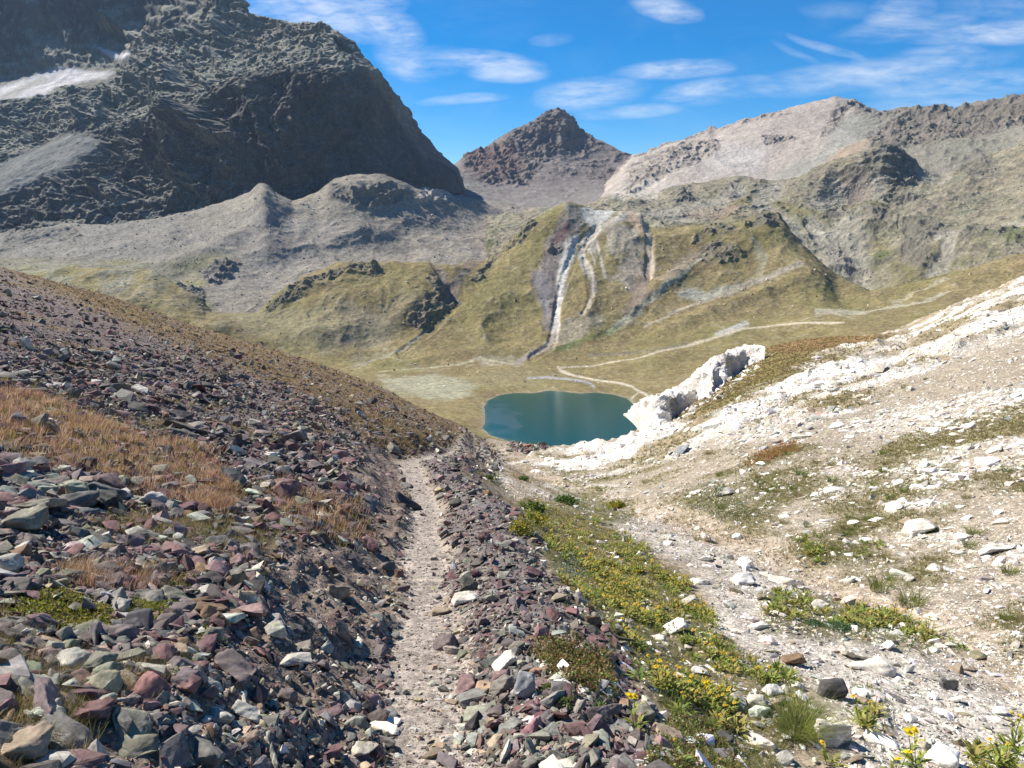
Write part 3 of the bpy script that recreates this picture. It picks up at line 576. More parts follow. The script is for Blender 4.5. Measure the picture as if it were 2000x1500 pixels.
    c = mixc(c, lf * np.clip(.4 + g2 * 1.4, 0, 1), (.215,.205,.15))
    shore = 1 - sstep(.5, 4.5, sd); c = mixc(c, shore * .75, (.23,.20,.15)); c = mixc(c, 1 - sstep(-7, -.5, sd), (.05,.10,.085))
    FAR['valley'] = (P2, nr, nc, px, py, c, np.clip((sd > 6) * (T > 2) * (.25 + .75 * np.clip(g2 * 2 + f, 0, 1)), 0, 1)); link_mesh('valley_floor', P2, grid_faces(nr, nc), mat, c, kind='structure')
    # ---- lake surface
    lx = [p[0] for p in lake]; ly = [p[1] for p in lake]
    X0, X1, Y0, Y1 = min(lx) - 30, max(lx) + 30, min(ly) - 25, max(ly) + 30
    gx_, gy_ = np.meshgrid(np.linspace(X0, X1, 160), np.linspace(Y0, Y1, 160)); LV = np.stack([gx_.ravel(), gy_.ravel(), np.full(gx_.size, LAKE_Z)], 1)
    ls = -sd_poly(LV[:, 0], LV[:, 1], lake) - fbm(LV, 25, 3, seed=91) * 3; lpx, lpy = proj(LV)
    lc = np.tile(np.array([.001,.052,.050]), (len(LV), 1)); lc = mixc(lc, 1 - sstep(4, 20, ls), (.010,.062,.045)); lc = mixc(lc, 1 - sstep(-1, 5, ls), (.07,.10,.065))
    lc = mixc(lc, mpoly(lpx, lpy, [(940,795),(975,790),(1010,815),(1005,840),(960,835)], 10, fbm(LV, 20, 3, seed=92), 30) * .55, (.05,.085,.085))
    m = bpy.data.materials.new('lake_water'); m.use_nodes = True; nt = m.node_tree; N = nt.nodes; L = nt.links
    b = N['Principled BSDF']; b.inputs['Roughness'].default_value = .035; b.inputs['IOR'].default_value = 1.33; b.inputs['Specular IOR Level'].default_value = .5
    tc = N.new('ShaderNodeTexCoord'); at_ = N.new('ShaderNodeAttribute'); at_.attribute_name = 'Col'; L.new(at_.outputs['Color'], b.inputs['Base Color'])
    mp = N.new('ShaderNodeMapping'); mp.inputs['Scale'].default_value = (1, 2, 1); L.new(tc.outputs['Object'], mp.inputs[0])
    n2 = N.new('ShaderNodeTexNoise'); n2.inputs['Scale'].default_value = .8; n2.inputs['Detail'].default_value = 3; L.new(mp.outputs[0], n2.inputs['Vector'])
    bp = N.new('ShaderNodeBump'); bp.inputs['Strength'].default_value = .2; bp.inputs['Distance'].default_value = .3; L.new(n2.outputs['Fac'], bp.inputs['Height']); L.new(bp.outputs[0], b.inputs['Normal'])
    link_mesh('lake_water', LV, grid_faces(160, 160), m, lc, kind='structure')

far_terrain()

# ------------------------------------------------------------------ near ground: path, scree slope, gully, pale slope
PATH_Y = np.array([-40,-4,0,2.68,3.13,3.74,4.6,5.95,8.3,10.4,14.5,16.0,17.6,21,29,45,80,400.])
PATH_X = np.array([1.2,.1,-.15,-.317,-.40,-.484,-.553,-.725,-.968,-1.31,-2.07,-1.75,-1.34,-1.38,-1.75,-2.6,-5,-30.])
BERM = np.array([(-40,3.2),(-4,1.7),(0,1.15),(2.8,.67),(3.2,.62),(3.9,.52),(5,.44),(6.4,.25),(8.5,.12),(10.5,-.3),(13,-.7),(17,-1.0),(21,-1.2),(30,-1.6),(400,-28)])
GULL = np.array([(-40,7),(-4,5.2),(0,4.7),(3,4.25),(5.3,3.95),(9.5,3.35),(13,2.7),(16,2.1),(20,1.0),(24,.1),(29,-.4),(34,-.9),(45,-1.6),(80,-3.5),(400,-25)])
SKY_PX = [(-900,300),(-400,360),(-150,440),(0,490),(130,532),(250,588),(400,641),(600,702),(740,754),(820,797),(905,834),(940,852),(960,862),(1050,869),(1130,873),(1200,862),(1250,838),(1300,804),(1350,775),(1400,742),(1440,708),(1480,684),(1560,663),(1640,657),(1740,655),(1850,606),(2000,545),(2400,395),(3000,200)]
def near_base(x, y, k=None):
    xp = np.interp(y, PATH_Y, PATH_X); xb = np.interp(y, BERM[:, 0], BERM[:, 1]); xg = np.interp(y, GULL[:, 0], GULL[:, 1])
    s = x - xp
    yc = np.maximum(y, -30)
    z = -.2 * yc
    d = np.maximum(-s - .20, 0)
    z = z + .24 * sstep(0, .8, d) + .27 * d * d / (d + .5)
    t = np.clip((x - (xb - .35)) / np.maximum(xg - (xb - .35), .4), 0, 1)
    rt = sstep(.2, .55, s) * (1 - sstep(0, .4, t))
    z = z + .07 * rt
    z = z - .42 * sstep(0, .3, t) - .38 * sstep(.15, 1, t)
    e = np.maximum(x - xg, 0)
    z = z + .33 * e * e / (e + 2.6) - .10 * np.exp(-((x - xg) / .45) ** 2)
    return z
def _solve_k():
    a = np.array(SKY_PX, float); u, y, z = dirv(a[:, 0], a[:, 1]); m = u / y; q = z / y
    mg = np.linspace(-1.6, 1.8, 260); qg = smooth1(np.interp(mg, m, q), 2)
    Y = np.geomspace(6, 110, 400); Kk = []
    for mm, qq in zip(mg, qg):
        A = (near_base(mm * Y, Y) - EYE) / Y
        lo, hi = 0, .02
        for _ in range(40):
            k = (lo + hi) / 2
            if (A - k * Y).max() > qq: lo = k
            else: hi = k
        Kk.append(hi)
    return mg, smooth1(np.array(Kk), 1)
KM, KK = _solve_k()
def near_smooth(x, y):
    yy = np.maximum(y, 6); m = np.clip(x / yy, -1.6, 1.8); k = np.interp(m, KM, KK)
    yp = np.maximum(y, 0)
    z = near_base(x, y) - k * yp * yp
    far = np.maximum(yp - 75, 0)
    return z - far * far * .0022
WHITE = [[(1040,905),(1060,885),(1200,868),(1260,842),(1330,822),(1420,790),(1500,745),(1600,700),(1700,675),(1745,655),(1850,600),(2000,535),(2600,300),(2700,480),(2000,640),(1920,680),(1800,730),(1720,770),(1640,800),(1560,850),(1400,868),(1250,905),(1100,925)]]
def near_masks(x, y, z, nz, n2):
    px, py = proj(np.stack([x, y, z], -1))
    D = np.maximum(y, 1.0)
    M = {}
    def mp(pts, soft, na, q=nz): return mpoly(px, py, pts, soft, q, na)
    xp = np.interp(y, PATH_Y, PATH_X); s = x - xp
    w = np.interp(y, [0, 3, 5, 9, 14, 25, 60], [.23, .21, .175, .165, .18, .2, .25])
    M['path'] = 1 - sstep(w * .65, w * 1.5 + .03, np.abs(s) + nz * .16)
    M['path'] = M['path'] * (1 - sstep(22, 30, y) * .8)
    M['bank'] = sstep(-1.0, -.75, s + nz * .45) * (1 - sstep(-.3, -.15, s)) * (1 - sstep(12, 20, y))
    xb = np.interp(y, BERM[:, 0], BERM[:, 1])
    M['berm'] = sstep(.1, .3, s + nz * .2) * (1 - sstep(-.05, .12, x - xb + nz * .3))
    M['left'] = 1 - sstep(-.35, -.1, s)
    M['white'] = np.maximum.reduce([mp(p, 14, 30) for p in WHITE])
    M['knoll'] = mp([(1290,800),(1400,725),(1480,680),(1560,650),(1745,640),(1740,668),(1640,705),(1540,745),(1450,785),(1330,822),(1260,845),(1200,862),(1200,852),(1260,830)], 8, 14)
    M['redgrass'] = np.maximum(mp([(-300,760),(0,770),(60,760),(120,800),(300,850),(420,900),(470,960),(440,1000),(330,975),(220,940),(120,915),(0,880),(-300,860)], 16, 40), mp([(500,940),(600,965),(690,1010),(700,1050),(620,1050),(540,1000)], 14, 30) * .8)
    M['redgrass'] = np.maximum(M['redgrass'], mp([(180,1110),(280,1130),(350,1150),(300,1165),(180,1150),(120,1130)], 12, 30) * .6)
    M['skygrass'] = (.35 + .65 * np.clip(nz * 2.5 + .75, 0, 1)) * M['left'] * np.maximum(mp([(-400,320),(0,480),(130,522),(250,578),(400,631),(600,692),(740,744),(905,824),(905,865),(830,870),(740,845),(640,790),(520,740),(420,700),(300,650),(180,600),(60,550),(0,520),(-400,400)], 12, 30), mp([(640,790),(760,840),(840,860),(800,885),(720,860)], 10, 20))
    M['moss'] = np.maximum.reduce([mp([(0,1190),(60,1160),(130,1175),(220,1210),(210,1250),(120,1258),(30,1240),(-100,1240),(-100,1190)], 10, 24), mp([(228,1200),(270,1190),(335,1198),(312,1236),(245,1238)], 6, 12), mp([(240,1130),(300,1115),(375,1140),(350,1160),(270,1160)], 6, 14), mp([(1040,1272),(1100,1260),(1185,1290),(1200,1350),(1160,1375),(1070,1360)], 8, 20), mp([(400,1010),(440,1040),(470,1100),(420,1090)], 8, 20) * .6])
    M['meadow'] = mp([(985,1010),(1020,975),(1100,965),(1230,975),(1240,1000),(1180,1030),(1240,1080),(1350,1130),(1385,1200),(1370,1235),(1250,1240),(1190,1235),(1100,1180),(1060,1100),(1010,1040)], 12, 30)
    M['green'] = np.maximum.reduce([M['meadow'], mp([(1190,1235),(1380,1230),(1440,1290),(1560,1330),(1560,1400),(1500,1500),(1500,1640),(1200,1640),(1290,1440),(1330,1400),(1270,1330)], 14, 50) * .8,
        mp([(1480,1170),(1600,1165),(1720,1200),(1890,1280),(1800,1290),(1620,1250),(1500,1230)], 10, 24), mp([(1310,960),(1420,930),(1600,930),(1500,1000),(1420,1030),(1340,1000)], 14, 40) * .8,
        mp([(1540,1050),(1620,1045),(1740,1060),(1690,1100),(1580,1110)], 10, 30) * .8, mp([(1050,1270),(1190,1260),(1200,1370),(1110,1370),(1060,1330)], 12, 24) * .8, mp([(1660,1340),(1730,1340),(1740,1430),(1680,1440)], 10, 24)*.7, mp([(880,900),(960,900),(980,950),(900,930)], 8, 12) * .6])
    M['gravel'] = mp([(950,880),(990,905),(1010,950),(1180,945),(1240,985),(1330,1020),(1420,1060),(1560,1120),(1700,1190),(1850,1240),(2100,1300),(2300,1400),(2300,1700),(1700,1640),(1650,1400),(1560,1330),(1440,1290),(1380,1230),(1390,1190),(1330,1110),(1240,1070),(1180,1030),(1100,1010),(1000,970),(930,900)], 18, 40)
    xg = np.interp(y, GULL[:, 0], GULL[:, 1])
    M['ditch'] = (1 - sstep(.15, .8, np.abs(x - xg - .25) + nz * .3)) * (1 - sstep(20, 26, y))
    M['right'] = sstep(0, .8, x - xg)
    M['rgrass'] = np.maximum.reduce([mp([(1720,870),(1800,840),(2000,790),(2400,700),(2400,760),(2000,850),(1850,880),(1740,890)], 10, 26), mp([(1450,905),(1560,870),(1600,872),(1500,912)], 5, 10)*.8, M['right'] * np.clip(n2 * 2.2 + .08, 0, .8) * sstep(860, 930, py)])
    M['rwhite'] = M['right'] * (np.clip(nz * 1.8 + .1, 0, 1) * mp([(1300,960),(1560,930),(1700,870),(2300,820),(2300,1100),(1900,1090),(1600,1040),(1400,1010)], 30, 60) * .8 + .5 * mp([(1640,830),(1800,790),(2000,750),(2300,700),(2300,760),(2000,800),(1800,840)], 16, 40))
    return px, py, M

def near_ground(x, y, fine=True):
    z0 = near_smooth(x, y)
    P = np.stack([x, y, z0], -1)
    nz = fbm(P, 1.6, 5, seed=101) + .5 * fbm(P, 12, 3, seed=102) * sstep(8, 30, y); n2 = fbm(P, 1.0, 4, seed=103) * .6 + fbm(P, 5, 3, seed=104) * .6
    px, py, M = near_masks(x, y, z0, nz, n2)
    dd = np.maximum(y, 2.)
    z = z0 + fbm(P, 3.0, 3, seed=105) * .07 * (1 - M['path']) + fbm(P, .35, 4, seed=106) * .03 * (1 - .6 * M['path'])
    if fine:
        rk = ridged(P, 5, 6, .6, seed=107, stretch=(.6, 1, 1)); r2 = ridged(P, 1.3, 4, .6, seed=108)
        z = z + M['white'] * ((rk - .35) * .8 * sstep(8, 30, y) * (1 - .6 * sstep(70, 90, y)) + (r2 - .4) * .14)
        z = z + M['bank'] * (ridged(P, .5, 4, .6, seed=109) - .4) * .12
        z = z - .06 * M['path'] * (1 - sstep(15, 30, y)) + M['green'] * .03
        z = z + M['ditch'] * (ridged(P, .8, 3, .6, seed=110) - .5) * .06
    return z, px, py, M, nz, n2

def build_near():
    nr, nc = int(1150 * RES), int(1300 * RES)
    L = np.linspace(math.log(1.0), math.log(330.0), nr); g = np.linspace(-1.25, 1.35, nc)
    Yv = np.exp(L) - 4.5
    G, YY = np.meshgrid(g, Yv); X = (YY + 4.5 + 1.2) * G * .95
    x = X.ravel(); y = YY.ravel()
    z, px, py, M, nz, n2 = near_ground(x, y)
    edge = np.zeros((nr, nc)); edge[-1] = 1; 
    P = np.stack([x, y, z], -1)
    n3 = fbm(P, .12, 3, seed=120)
    c = np.tile(np.array([.30,.252,.188]), (len(P), 1))
    c = mixc(c, np.clip(n2 + .3, 0, 1) * .5, (.22,.185,.135))
    def mx(k, col, a=1.):
        nonlocal c; c = mixc(c, np.clip(M[k] * a, 0, 1) if isinstance(k, str) else np.clip(k * a, 0, 1), col)
    mx('left', (.135,.105,.095)); mx(M['left'] * sstep(12, 40, y), (.175,.14,.125), .8)
    mx(M['left'] * np.clip(nz * 1.8 + .05, 0, 1) * sstep(6, 16, y), (.225,.155,.075), .75)
    mx('skygrass', (.24,.165,.075), .9); mx('redgrass', (.23,.15,.09), .8)
    mx('moss', (.14,.12,.055), .8); mx('bank', (.19,.145,.115)); mx('berm', (.15,.125,.115))
    between = (1 - M['left']) * (1 - M['right']) * (1 - M['berm'])
    mx(between, (.25,.20,.14), .9); mx(between * np.clip(nz * 1.5, 0, 1) * sstep(8, 12, y), (.21,.15,.08), .8)
    mx('gravel', (.46,.415,.35), .9); mx(M['gravel'] * np.clip(n2 * 2, 0, 1), (.24,.20,.165), .7)
    mx('ditch', (.37,.30,.225), .8)
    mx('rgrass', (.175,.15,.065), .75); mx('rwhite', (.52,.48,.41), .75)
    mx('green', (.13,.115,.05), .7)
    mx('knoll', (.215,.155,.065)); mx(M['knoll'] * np.clip(n2 * 1.5 + .2, 0, 1), (.16,.155,.05), .8)
    cap = mpoly(px, py, [(1480,680),(1560,655),(1745,650),(1740,668),(1560,690)], 5, nz, 6); mx(cap, (.25,.145,.065), .8)
    wn = np.clip(fbm(P, 2.2, 4, seed=121, stretch=(.5, 1, 1)) * 2.2 + .55, 0, 1)
    mx(M['white'] * wn, (.68,.645,.58), .95); mx(M['white'] * (1 - wn) * .8, (.26,.21,.12), .8)
    mx('path', (.30,.258,.218), .95)
    c *= (1 + n3[:, None] * .25)
    mat = attr_material('near_ground', [.25, .05, .014], bump=.6, bump_dist=.05, var=.2, speck=[(.035, .9, .30), (.012, .8, .2)])
    z2 = P.copy(); 
    G3 = z2.reshape(nr, nc, 3); G3[-1, :, 2] = np.minimum(G3[-1, :, 2], -170); G3[:, 0, 2] -= 0; 
    link_mesh('ground', G3.reshape(-1, 3), grid_faces(nr, nc), mat, c, kind='structure')
    return P, px, py, M, nz, n2, nr, nc
NEAR = build_near()

# ------------------------------------------------------------------ stones
def hull_proto(seed, flat=1.0, n=15, spread=.35):
    import bmesh
    r = np.random.RandomState(seed)
    p = r.normal(size=(n, 3)); p /= np.linalg.norm(p, axis=1)[:, None]; p *= 1 + spread * (r.rand(n, 1) - .5)
    p = np.sign(p) * np.abs(p) ** .8; p[:, 2] *= flat; p[:, 1] *= .8
    bm = bmesh.new()
    for q in p: bm.verts.new(q)
    g = bmesh.ops.convex_hull(bm, input=bm.verts)
    kill = [v for v in bm.verts if not v.link_faces]
    if kill: bmesh.ops.delete(bm, geom=kill, context='VERTS')
    bmesh.ops.triangulate(bm, faces=bm.faces); bmesh.ops.recalc_face_normals(bm, faces=bm.faces)
    bm.verts.ensure_lookup_table(); bm.verts.index_update()
    V = np.array([v.co[:] for v in bm.verts]); F = np.array([[v.index for v in f.verts] for f in bm.faces]); bm.free()
    V -= (V.max(0) + V.min(0)) / 2; V /= np.abs(V).max()
    return V, F
def subdivide(V, F):
    e = {}; nv = [tuple(v) for v in V]; NF = []
    def mid(a, b):
        k = (a, b) if a < b else (b, a)
        if k not in e: e[k] = len(nv); nv.append(tuple((np.array(nv[a]) + np.array(nv[b])) / 2))
        return e[k]
    for a, b, c in F:
        x, y, z = mid(a, b), mid(b, c), mid(c, a); NF += [(a, x, z), (x, b, y), (z, y, c), (x, y, z)]
    return np.array(nv), np.array(NF)
def relax(V, F, k=.5):
    S = np.zeros_like(V); n = np.zeros(len(V))
    for i, j in ((0, 1), (1, 2), (2, 0)):
        np.add.at(S, F[:, i], V[F[:, j]]); np.add.at(n, F[:, i], 1); np.add.at(S, F[:, j], V[F[:, i]]); np.add.at(n, F[:, j], 1)
    return V * (1 - k) + S / n[:, None] * k
def vnormals(V, F):
    fn = np.cross(V[F[:, 1]] - V[F[:, 0]], V[F[:, 2]] - V[F[:, 0]]); n = np.zeros_like(V)
    for i in range(3): np.add.at(n, F[:, i], fn)
    return n / (np.linalg.norm(n, axis=1)[:, None] + 1e-12)
def detail_proto(seed, flat, lev=3, amp=1.0, n=13):
    V, F = hull_proto(seed, flat, n)
    for l in range(lev):
        V, F = subdivide(V, F)
        if l == 1: V = relax(V, F, .28)
    N = vnormals(V, F)
    st = ridged(V, .5, 3, .55, seed=seed, stretch=(.5, .6, 2.4)); f = fbm(V, .9, 4, seed=seed + 1); cr = ridged(V, .35, 3, .6, seed=seed + 2)
    V = V + N * ((st - .45) * .10 * flat ** .5 + f * .10 + (cr - .45) * .05)[:, None] * amp
    return V / np.abs(V).max(), F
FLATS = [.17, .23, .30, .38, .52, .72]
LOW = [hull_proto(200 + i, FLATS[i % 6] * (.9 + .2 * (i % 3)), 8 + i % 5) for i in range(24)]
MID = [detail_proto(300 + i, FLATS[i % 6], 2, .7, 9 + i % 4) for i in range(18)]
HI = [detail_proto(400 + i, FLATS[i % 6], 3, 1.0, 9 + i % 4) for i in range(18)]

def stone_material():
    m = attr_material('stone', [.09, .02], bump=.55, bump_dist=.012, var=.22, rough=.85, spec=.25)
    nt = m.node_tree; N = nt.nodes; L = nt.links; b = N['Principled BSDF']
    src = b.inputs['Base Color'].links[0].from_socket
    tc = N.new('ShaderNodeTexCoord')
    mp = N.new('ShaderNodeMapping'); mp.inputs['Rotation'].default_value = (.5, .2, .4); mp.inputs['Scale'].default_value = (4, 6, 34); L.new(tc.outputs['Object'], mp.inputs[0])
    w = N.new('ShaderNodeTexNoise'); w.inputs['Scale'].default_value = 1; w.inputs['Detail'].default_value = 4; w.inputs['Distortion'].default_value = 1.2; L.new(mp.outputs[0], w.inputs['Vector'])
    mr = N.new('ShaderNodeMapRange'); mr.inputs['From Min'].default_value = .35; mr.inputs['From Max'].default_value = .65; mr.inputs['To Min'].default_value = .8; mr.inputs['To Max'].default_value = 1.2; L.new(w.outputs['Fac'], mr.inputs['Value'])
    vm = N.new('ShaderNodeVectorMath'); vm.operation = 'SCALE'; L.new(src, vm.inputs[0]); L.new(mr.outputs[0], vm.inputs['Scale']); L.new(vm.outputs[0], b.inputs['Base Color'])
    return m
STONE = stone_material()
PAL = {'purple': (.155,.088,.083), 'plum grey': (.155,.124,.114), 'grey': (.165,.155,.135), 'dark grey': (.078,.072,.067), 'greenish grey': (.20,.188,.14), 'pale grey': (.36,.34,.285), 'rusty brown': (.19,.125,.075), 'brick pink': (.23,.15,.14), 'cream': (.60,.545,.45), 'white': (.67,.64,.585), 'bluish grey': (.27,.27,.26), 'tan': (.30,.235,.165)}
MIXL = (['purple','plum grey','grey','dark grey','greenish grey','pale grey','rusty brown','brick pink','tan'], [.19,.20,.19,.10,.11,.10,.04,.05,.02])
MIXB = (['purple','plum grey','grey','dark grey','greenish grey','pale grey','rusty brown','brick pink','tan'], [.16,.20,.20,.05,.12,.13,.03,.07,.04])
MIXG = (['cream','white','pale grey','tan','grey','brick pink'], [.38,.30,.16,.07,.07,.02])
MIXR = (['cream','white','pale grey','bluish grey','tan'], [.42,.42,.09,.03,.04])
MIXP = (['tan','pale grey','grey','plum grey','cream'], [.42,.24,.16,.14,.04])

def rot_frames(N, rng, tilt, flow=None):
    """random local frames (n x 3 x 3) whose z leans about the ground normal N"""
    n = len(N)
    Z = N + rng.normal(size=(n, 3)) * tilt[:, None]; Z /= np.linalg.norm(Z, axis=1)[:, None]
    A = rng.normal(size=(n, 3)); X = A - (A * Z).sum(1)[:, None] * Z; X /= np.linalg.norm(X, axis=1)[:, None] + 1e-9
    return np.stack([X, np.cross(Z, X), Z], 2)

NP_, NPX, NPY, NM, NNZ, NN2, NR, NC = NEAR
NNORM = grid_normals(NP_, NR, NC); NNORM *= np.sign(NNORM[:, 2])[:, None]
def _cell_area():
    G = np.stack([NPX, NPY], -1).reshape(NR, NC, 2)
    a = G[:-1, 1:] - G[:-1, :-1]; b = G[1:, :-1] - G[:-1, :-1]
    ar = np.zeros((NR, NC)); cr = a[..., 0] * b[..., 1] - a[..., 1] * b[..., 0]
    ar[:-1, :-1] = np.maximum(-cr, 0) if np.median(cr) < 0 else np.maximum(cr, 0)
    ar = ar.ravel(); P = NP_
    front = (P[:, 1] > .9) & (NPX > -160) & (NPX < 2160) & (NPY < 1660)
    wide = (P[:, 1] > .75) & (NPX > -700) & (NPX < 2700) & (NPY < 2000) & (np.hypot(P[:, 0], P[:, 1]) > .9)
    return np.where(front, ar, 0), np.where(wide, ar, 0)
AREA, AREA_W = _cell_area()
DEPTH = NP_[:, 1] * CT - (NP_[:, 2] - EYE) * ST
def widen(W, n): return int(n * min(4.0, (W * AREA_W).sum() / max((W * AREA).sum(), 1e-9)))
def sample(W, n, rng, wide=False):
    w = W * (AREA_W if wide else AREA); tot = w.sum()
    if tot <= 0: return np.zeros(0, int)
    return np.searchsorted(np.cumsum(w), rng.rand(n) * tot).clip(0, len(w) - NC - 2)
def jitter(i, rng):
    a = rng.rand(len(i))[:, None]; b = rng.rand(len(i))[:, None]
    return NP_[i] * (1 - a) * (1 - b) + NP_[i + 1] * a * (1 - b) + NP_[i + NC] * (1 - a) * b + NP_[i + NC + 1] * a * b
def pick_cols(mixd, n, rng):
    names, pr = mixd; pr = np.array(pr) / sum(pr); k = rng.choice(len(names), n, p=pr)
    c = np.array([PAL[q] for q in names])[k]; c = c * np.exp(rng.normal(size=(n, 1)) * .20) * (1 + rng.normal(size=(n, 3)) * .04)
    return c, np.array(names)[k]
STONES = []     # dicts of arrays
def scatter_stones(W, n, mixd, smin, pxmin, alpha, smax, rng, tilt=.35, sink=.3, flatk=None, zone='', elong=1.0):
    n = widen(W, n); i = sample(W, n, rng, True); n = len(i); P = jitter(i, rng); dep = np.maximum(DEPTH[i], .8)
    lo = np.maximum(smin, pxmin * dep / 1500); s = lo * rng.rand(n) ** (-1 / alpha); s = np.minimum(s, smax * (.6 + .4 * rng.rand(n))); s = np.maximum(s, lo)
    keep = s < dep * .16; i = i[keep]; P = P[keep]; s = s[keep]; dep = dep[keep]; n = len(i)
    c, names = pick_cols(mixd, n, rng)
    STONES.append(dict(P=P, s=s * .5, N=NNORM[i], c=c, names=names, px=s / dep * 1500, zone=np.array([zone] * n), sink=np.full(n, sink), tilt=np.full(n, tilt), el=np.full(n, elong), ppx=NPX[i], ppy=NPY[i]))
rng = np.random.RandomState(11)
fl = 1 - np.clip(NM['redgrass'] + NM['skygrass'] * .75 + NM['moss'] * .85 + .45 * np.clip(NNZ * 2.2 - .2, 0, 1), 0, .97)
L_ = NM['left'] * (1 - NM['bank'] * .97) * (1 - NM['path'])
scatter_stones(L_ * fl * (NPY > 900), 24000, MIXL, .014, 4, 2.0, .15, rng, .38, .32, zone='left scree')
scatter_stones(L_ * fl * (NPY > 1050), 1500, MIXL, .04, 13, 2.4, .17, rng, .34, .3, zone='left scree')
scatter_stones(L_ * fl * (NPY > 680), 22000, MIXL, .02, 3.4, 2.3, .2, rng, .38, .25, zone='left scree')
scatter_stones(L_ * fl * (NPY < 940), 20000, MIXL, .03, 2.2, 2.3, .3, rng, .42, .22, zone='left scree')
scatter_stones(L_ * fl * (NPY < 1000), 500, MIXL, .15, 9, 2.6, .4, rng, .3, .3, zone='left scree')
scatter_stones(NM['redgrass'], 1500, MIXL, .04, 6, 1.8, .2, rng, .35, .35, zone='red grass')
scatter_stones(NM['skygrass'], 4200, MIXL, .04, 2.2, 2.2, .25, rng, .35, .35, zone='left scree')
scatter_stones(NM['bank'] * (1 - NM['path']), 4800, MIXP, .010, 3.5, 2.0, .07, rng, .5, .3, zone='bank')
scatter_stones(NM['bank'] * (1 - NM['path']), 500, MIXL, .03, 8, 2.0, .12, rng, .5, .35, zone='bank')
scatter_stones(NM['path'], 8000, MIXP, .004, 2.0, 2.5, .035, rng, .3, .45, zone='path')
ed = np.clip(4 * NM['path'] * (1 - NM['path']), 0, 1) + .12 * NM['path']
scatter_stones(ed, 2600, MIXB, .012, 3.5, 2.0, .09, rng, .3, .4, zone='path')
scatter_stones(NM['path'] * (NPX > 840), 260, MIXP, .03, 9, 2.1, .11, rng, .15, .45, zone='path')
scatter_stones(NM['berm'] * (1 - NM['path']) * (1 - .85 * NM['moss']), 8500, MIXB, .016, 4.5, 1.9, .15, rng, .42, .25, zone='berm')
scatter_stones(NM['berm'] * (1 - NM['path']), 6000, MIXB, .010, 2.8, 2.4, .07, rng, .42, .25, zone='berm')
bet = (1 - NM['left']) * (1 - NM['right']) * (1 - NM['berm']) * (1 - NM['path'])
scatter_stones(np.clip(NM['gravel'] + .15 * bet, 0, 1) * (1 - NM['meadow'] * .85), 7000, MIXG, .013, 3.2, 2.0, .18, rng, .3, .4, zone='gravel')
scatter_stones(np.clip(NM['gravel'] + .1 * bet, 0, 1) * (1 - NM['meadow']), 13000, MIXG, .008, 2.0, 2.5, .06, rng, .3, .4, zone='gravel')
scatter_stones(np.maximum(NM['green'], NM['meadow']) * .8, 2200, MIXG, .025, 4.5, 2.0, .14, rng, .3, .4, zone='meadow')
RS = NM['right'] * (1 - NM['white']) * (1 - NM['knoll'])
scatter_stones(RS * (.3 + 1.3 * NM['rwhite']) * (1 - NM['rgrass'] * .7), 19000, MIXR, .014, 2.0, 2.2, .22, rng, .18, .5, zone='right slope')
scatter_stones(RS * NM['rwhite'], 1500, MIXR, .05, 7, 2.4, .4, rng, .12, .58, zone='right slope')
wp = np.clip(fbm(NP_, 2.2, 4, seed=121, stretch=(.5, 1, 1)) * 2.2 + .75, .12, 1)
scatter_stones(NM['white'] * wp, 16000, MIXR, .04, 2.0, 2.5, .35, rng, .16, .5, zone='white ridge')
scatter_stones(NM['white'] * wp, 400, MIXR, .2, 7, 2.6, .7, rng, .1, .6, zone='white ridge')
scatter_stones(mpoly(NPX, NPY, [(885,892),(900,840),(915,828),(935,835),(990,900),(960,930),(900,915)], 8), 900, MIXB, .04, 2.6, 2.2, .25, rng, .4, .3, zone='berm')
scatter_stones(mpoly(NPX, NPY, [(985,862),(1000,846),(1040,850),(1080,878),(1040,892),(1000,880)], 6), 500, MIXL, .05, 3, 2.0, .4, rng, .4, .2, zone='left scree')
scatter_stones(mpoly(NPX, NPY, [(1480,720),(1510,690),(1480,675),(1420,690),(1300,760),(1260,850),(1330,820),(1420,770)], 8), 700, MIXR, .08, 3, 2.0, .6, rng, .25, .4, zone='white ridge')
S = {k: np.concatenate([d[k] for d in STONES]) for k in STONES[0]}
nS = len(S['s'])
# keep the hand-set stones' spots free
def raycast(px, py):
    """first point of the near ground seen at a photo pixel"""
    px = np.atleast_1d(np.asarray(px, float)); py = np.atleast_1d(np.asarray(py, float))
    Y = np.geomspace(1.2, 120, 500); u, yy, zz = dirv(px, py)
    out = []
    for a, b, c in zip(u, yy, zz):
        X = a / b * Y; Z = EYE + c / b * Y; g = near_ground(X, Y)[0]
        h = np.nonzero(Z < g)[0]; k = h[0] if len(h) else len(Y) - 1; k = max(k, 1)
        t = (Z[k-1] - g[k-1]) / max((Z[k-1] - g[k-1]) - (Z[k] - g[k]), 1e-6); t = min(max(t, 0), 1)
        y = Y[k-1] + (Y[k] - Y[k-1]) * t; out.append((a / b * y, y, g[k-1] * (1 - t) + g[k] * t))
    return np.array(out)
def ground_normal(x, y, e=.12):
    zx = (near_ground(np.array([x + e, x - e, x, x]), np.array([y, y, y + e, y - e]))[0])
    n = np.array([-(zx[0] - zx[1]) / (2 * e), -(zx[2] - zx[3]) / (2 * e), 1]); return n / np.linalg.norm(n)

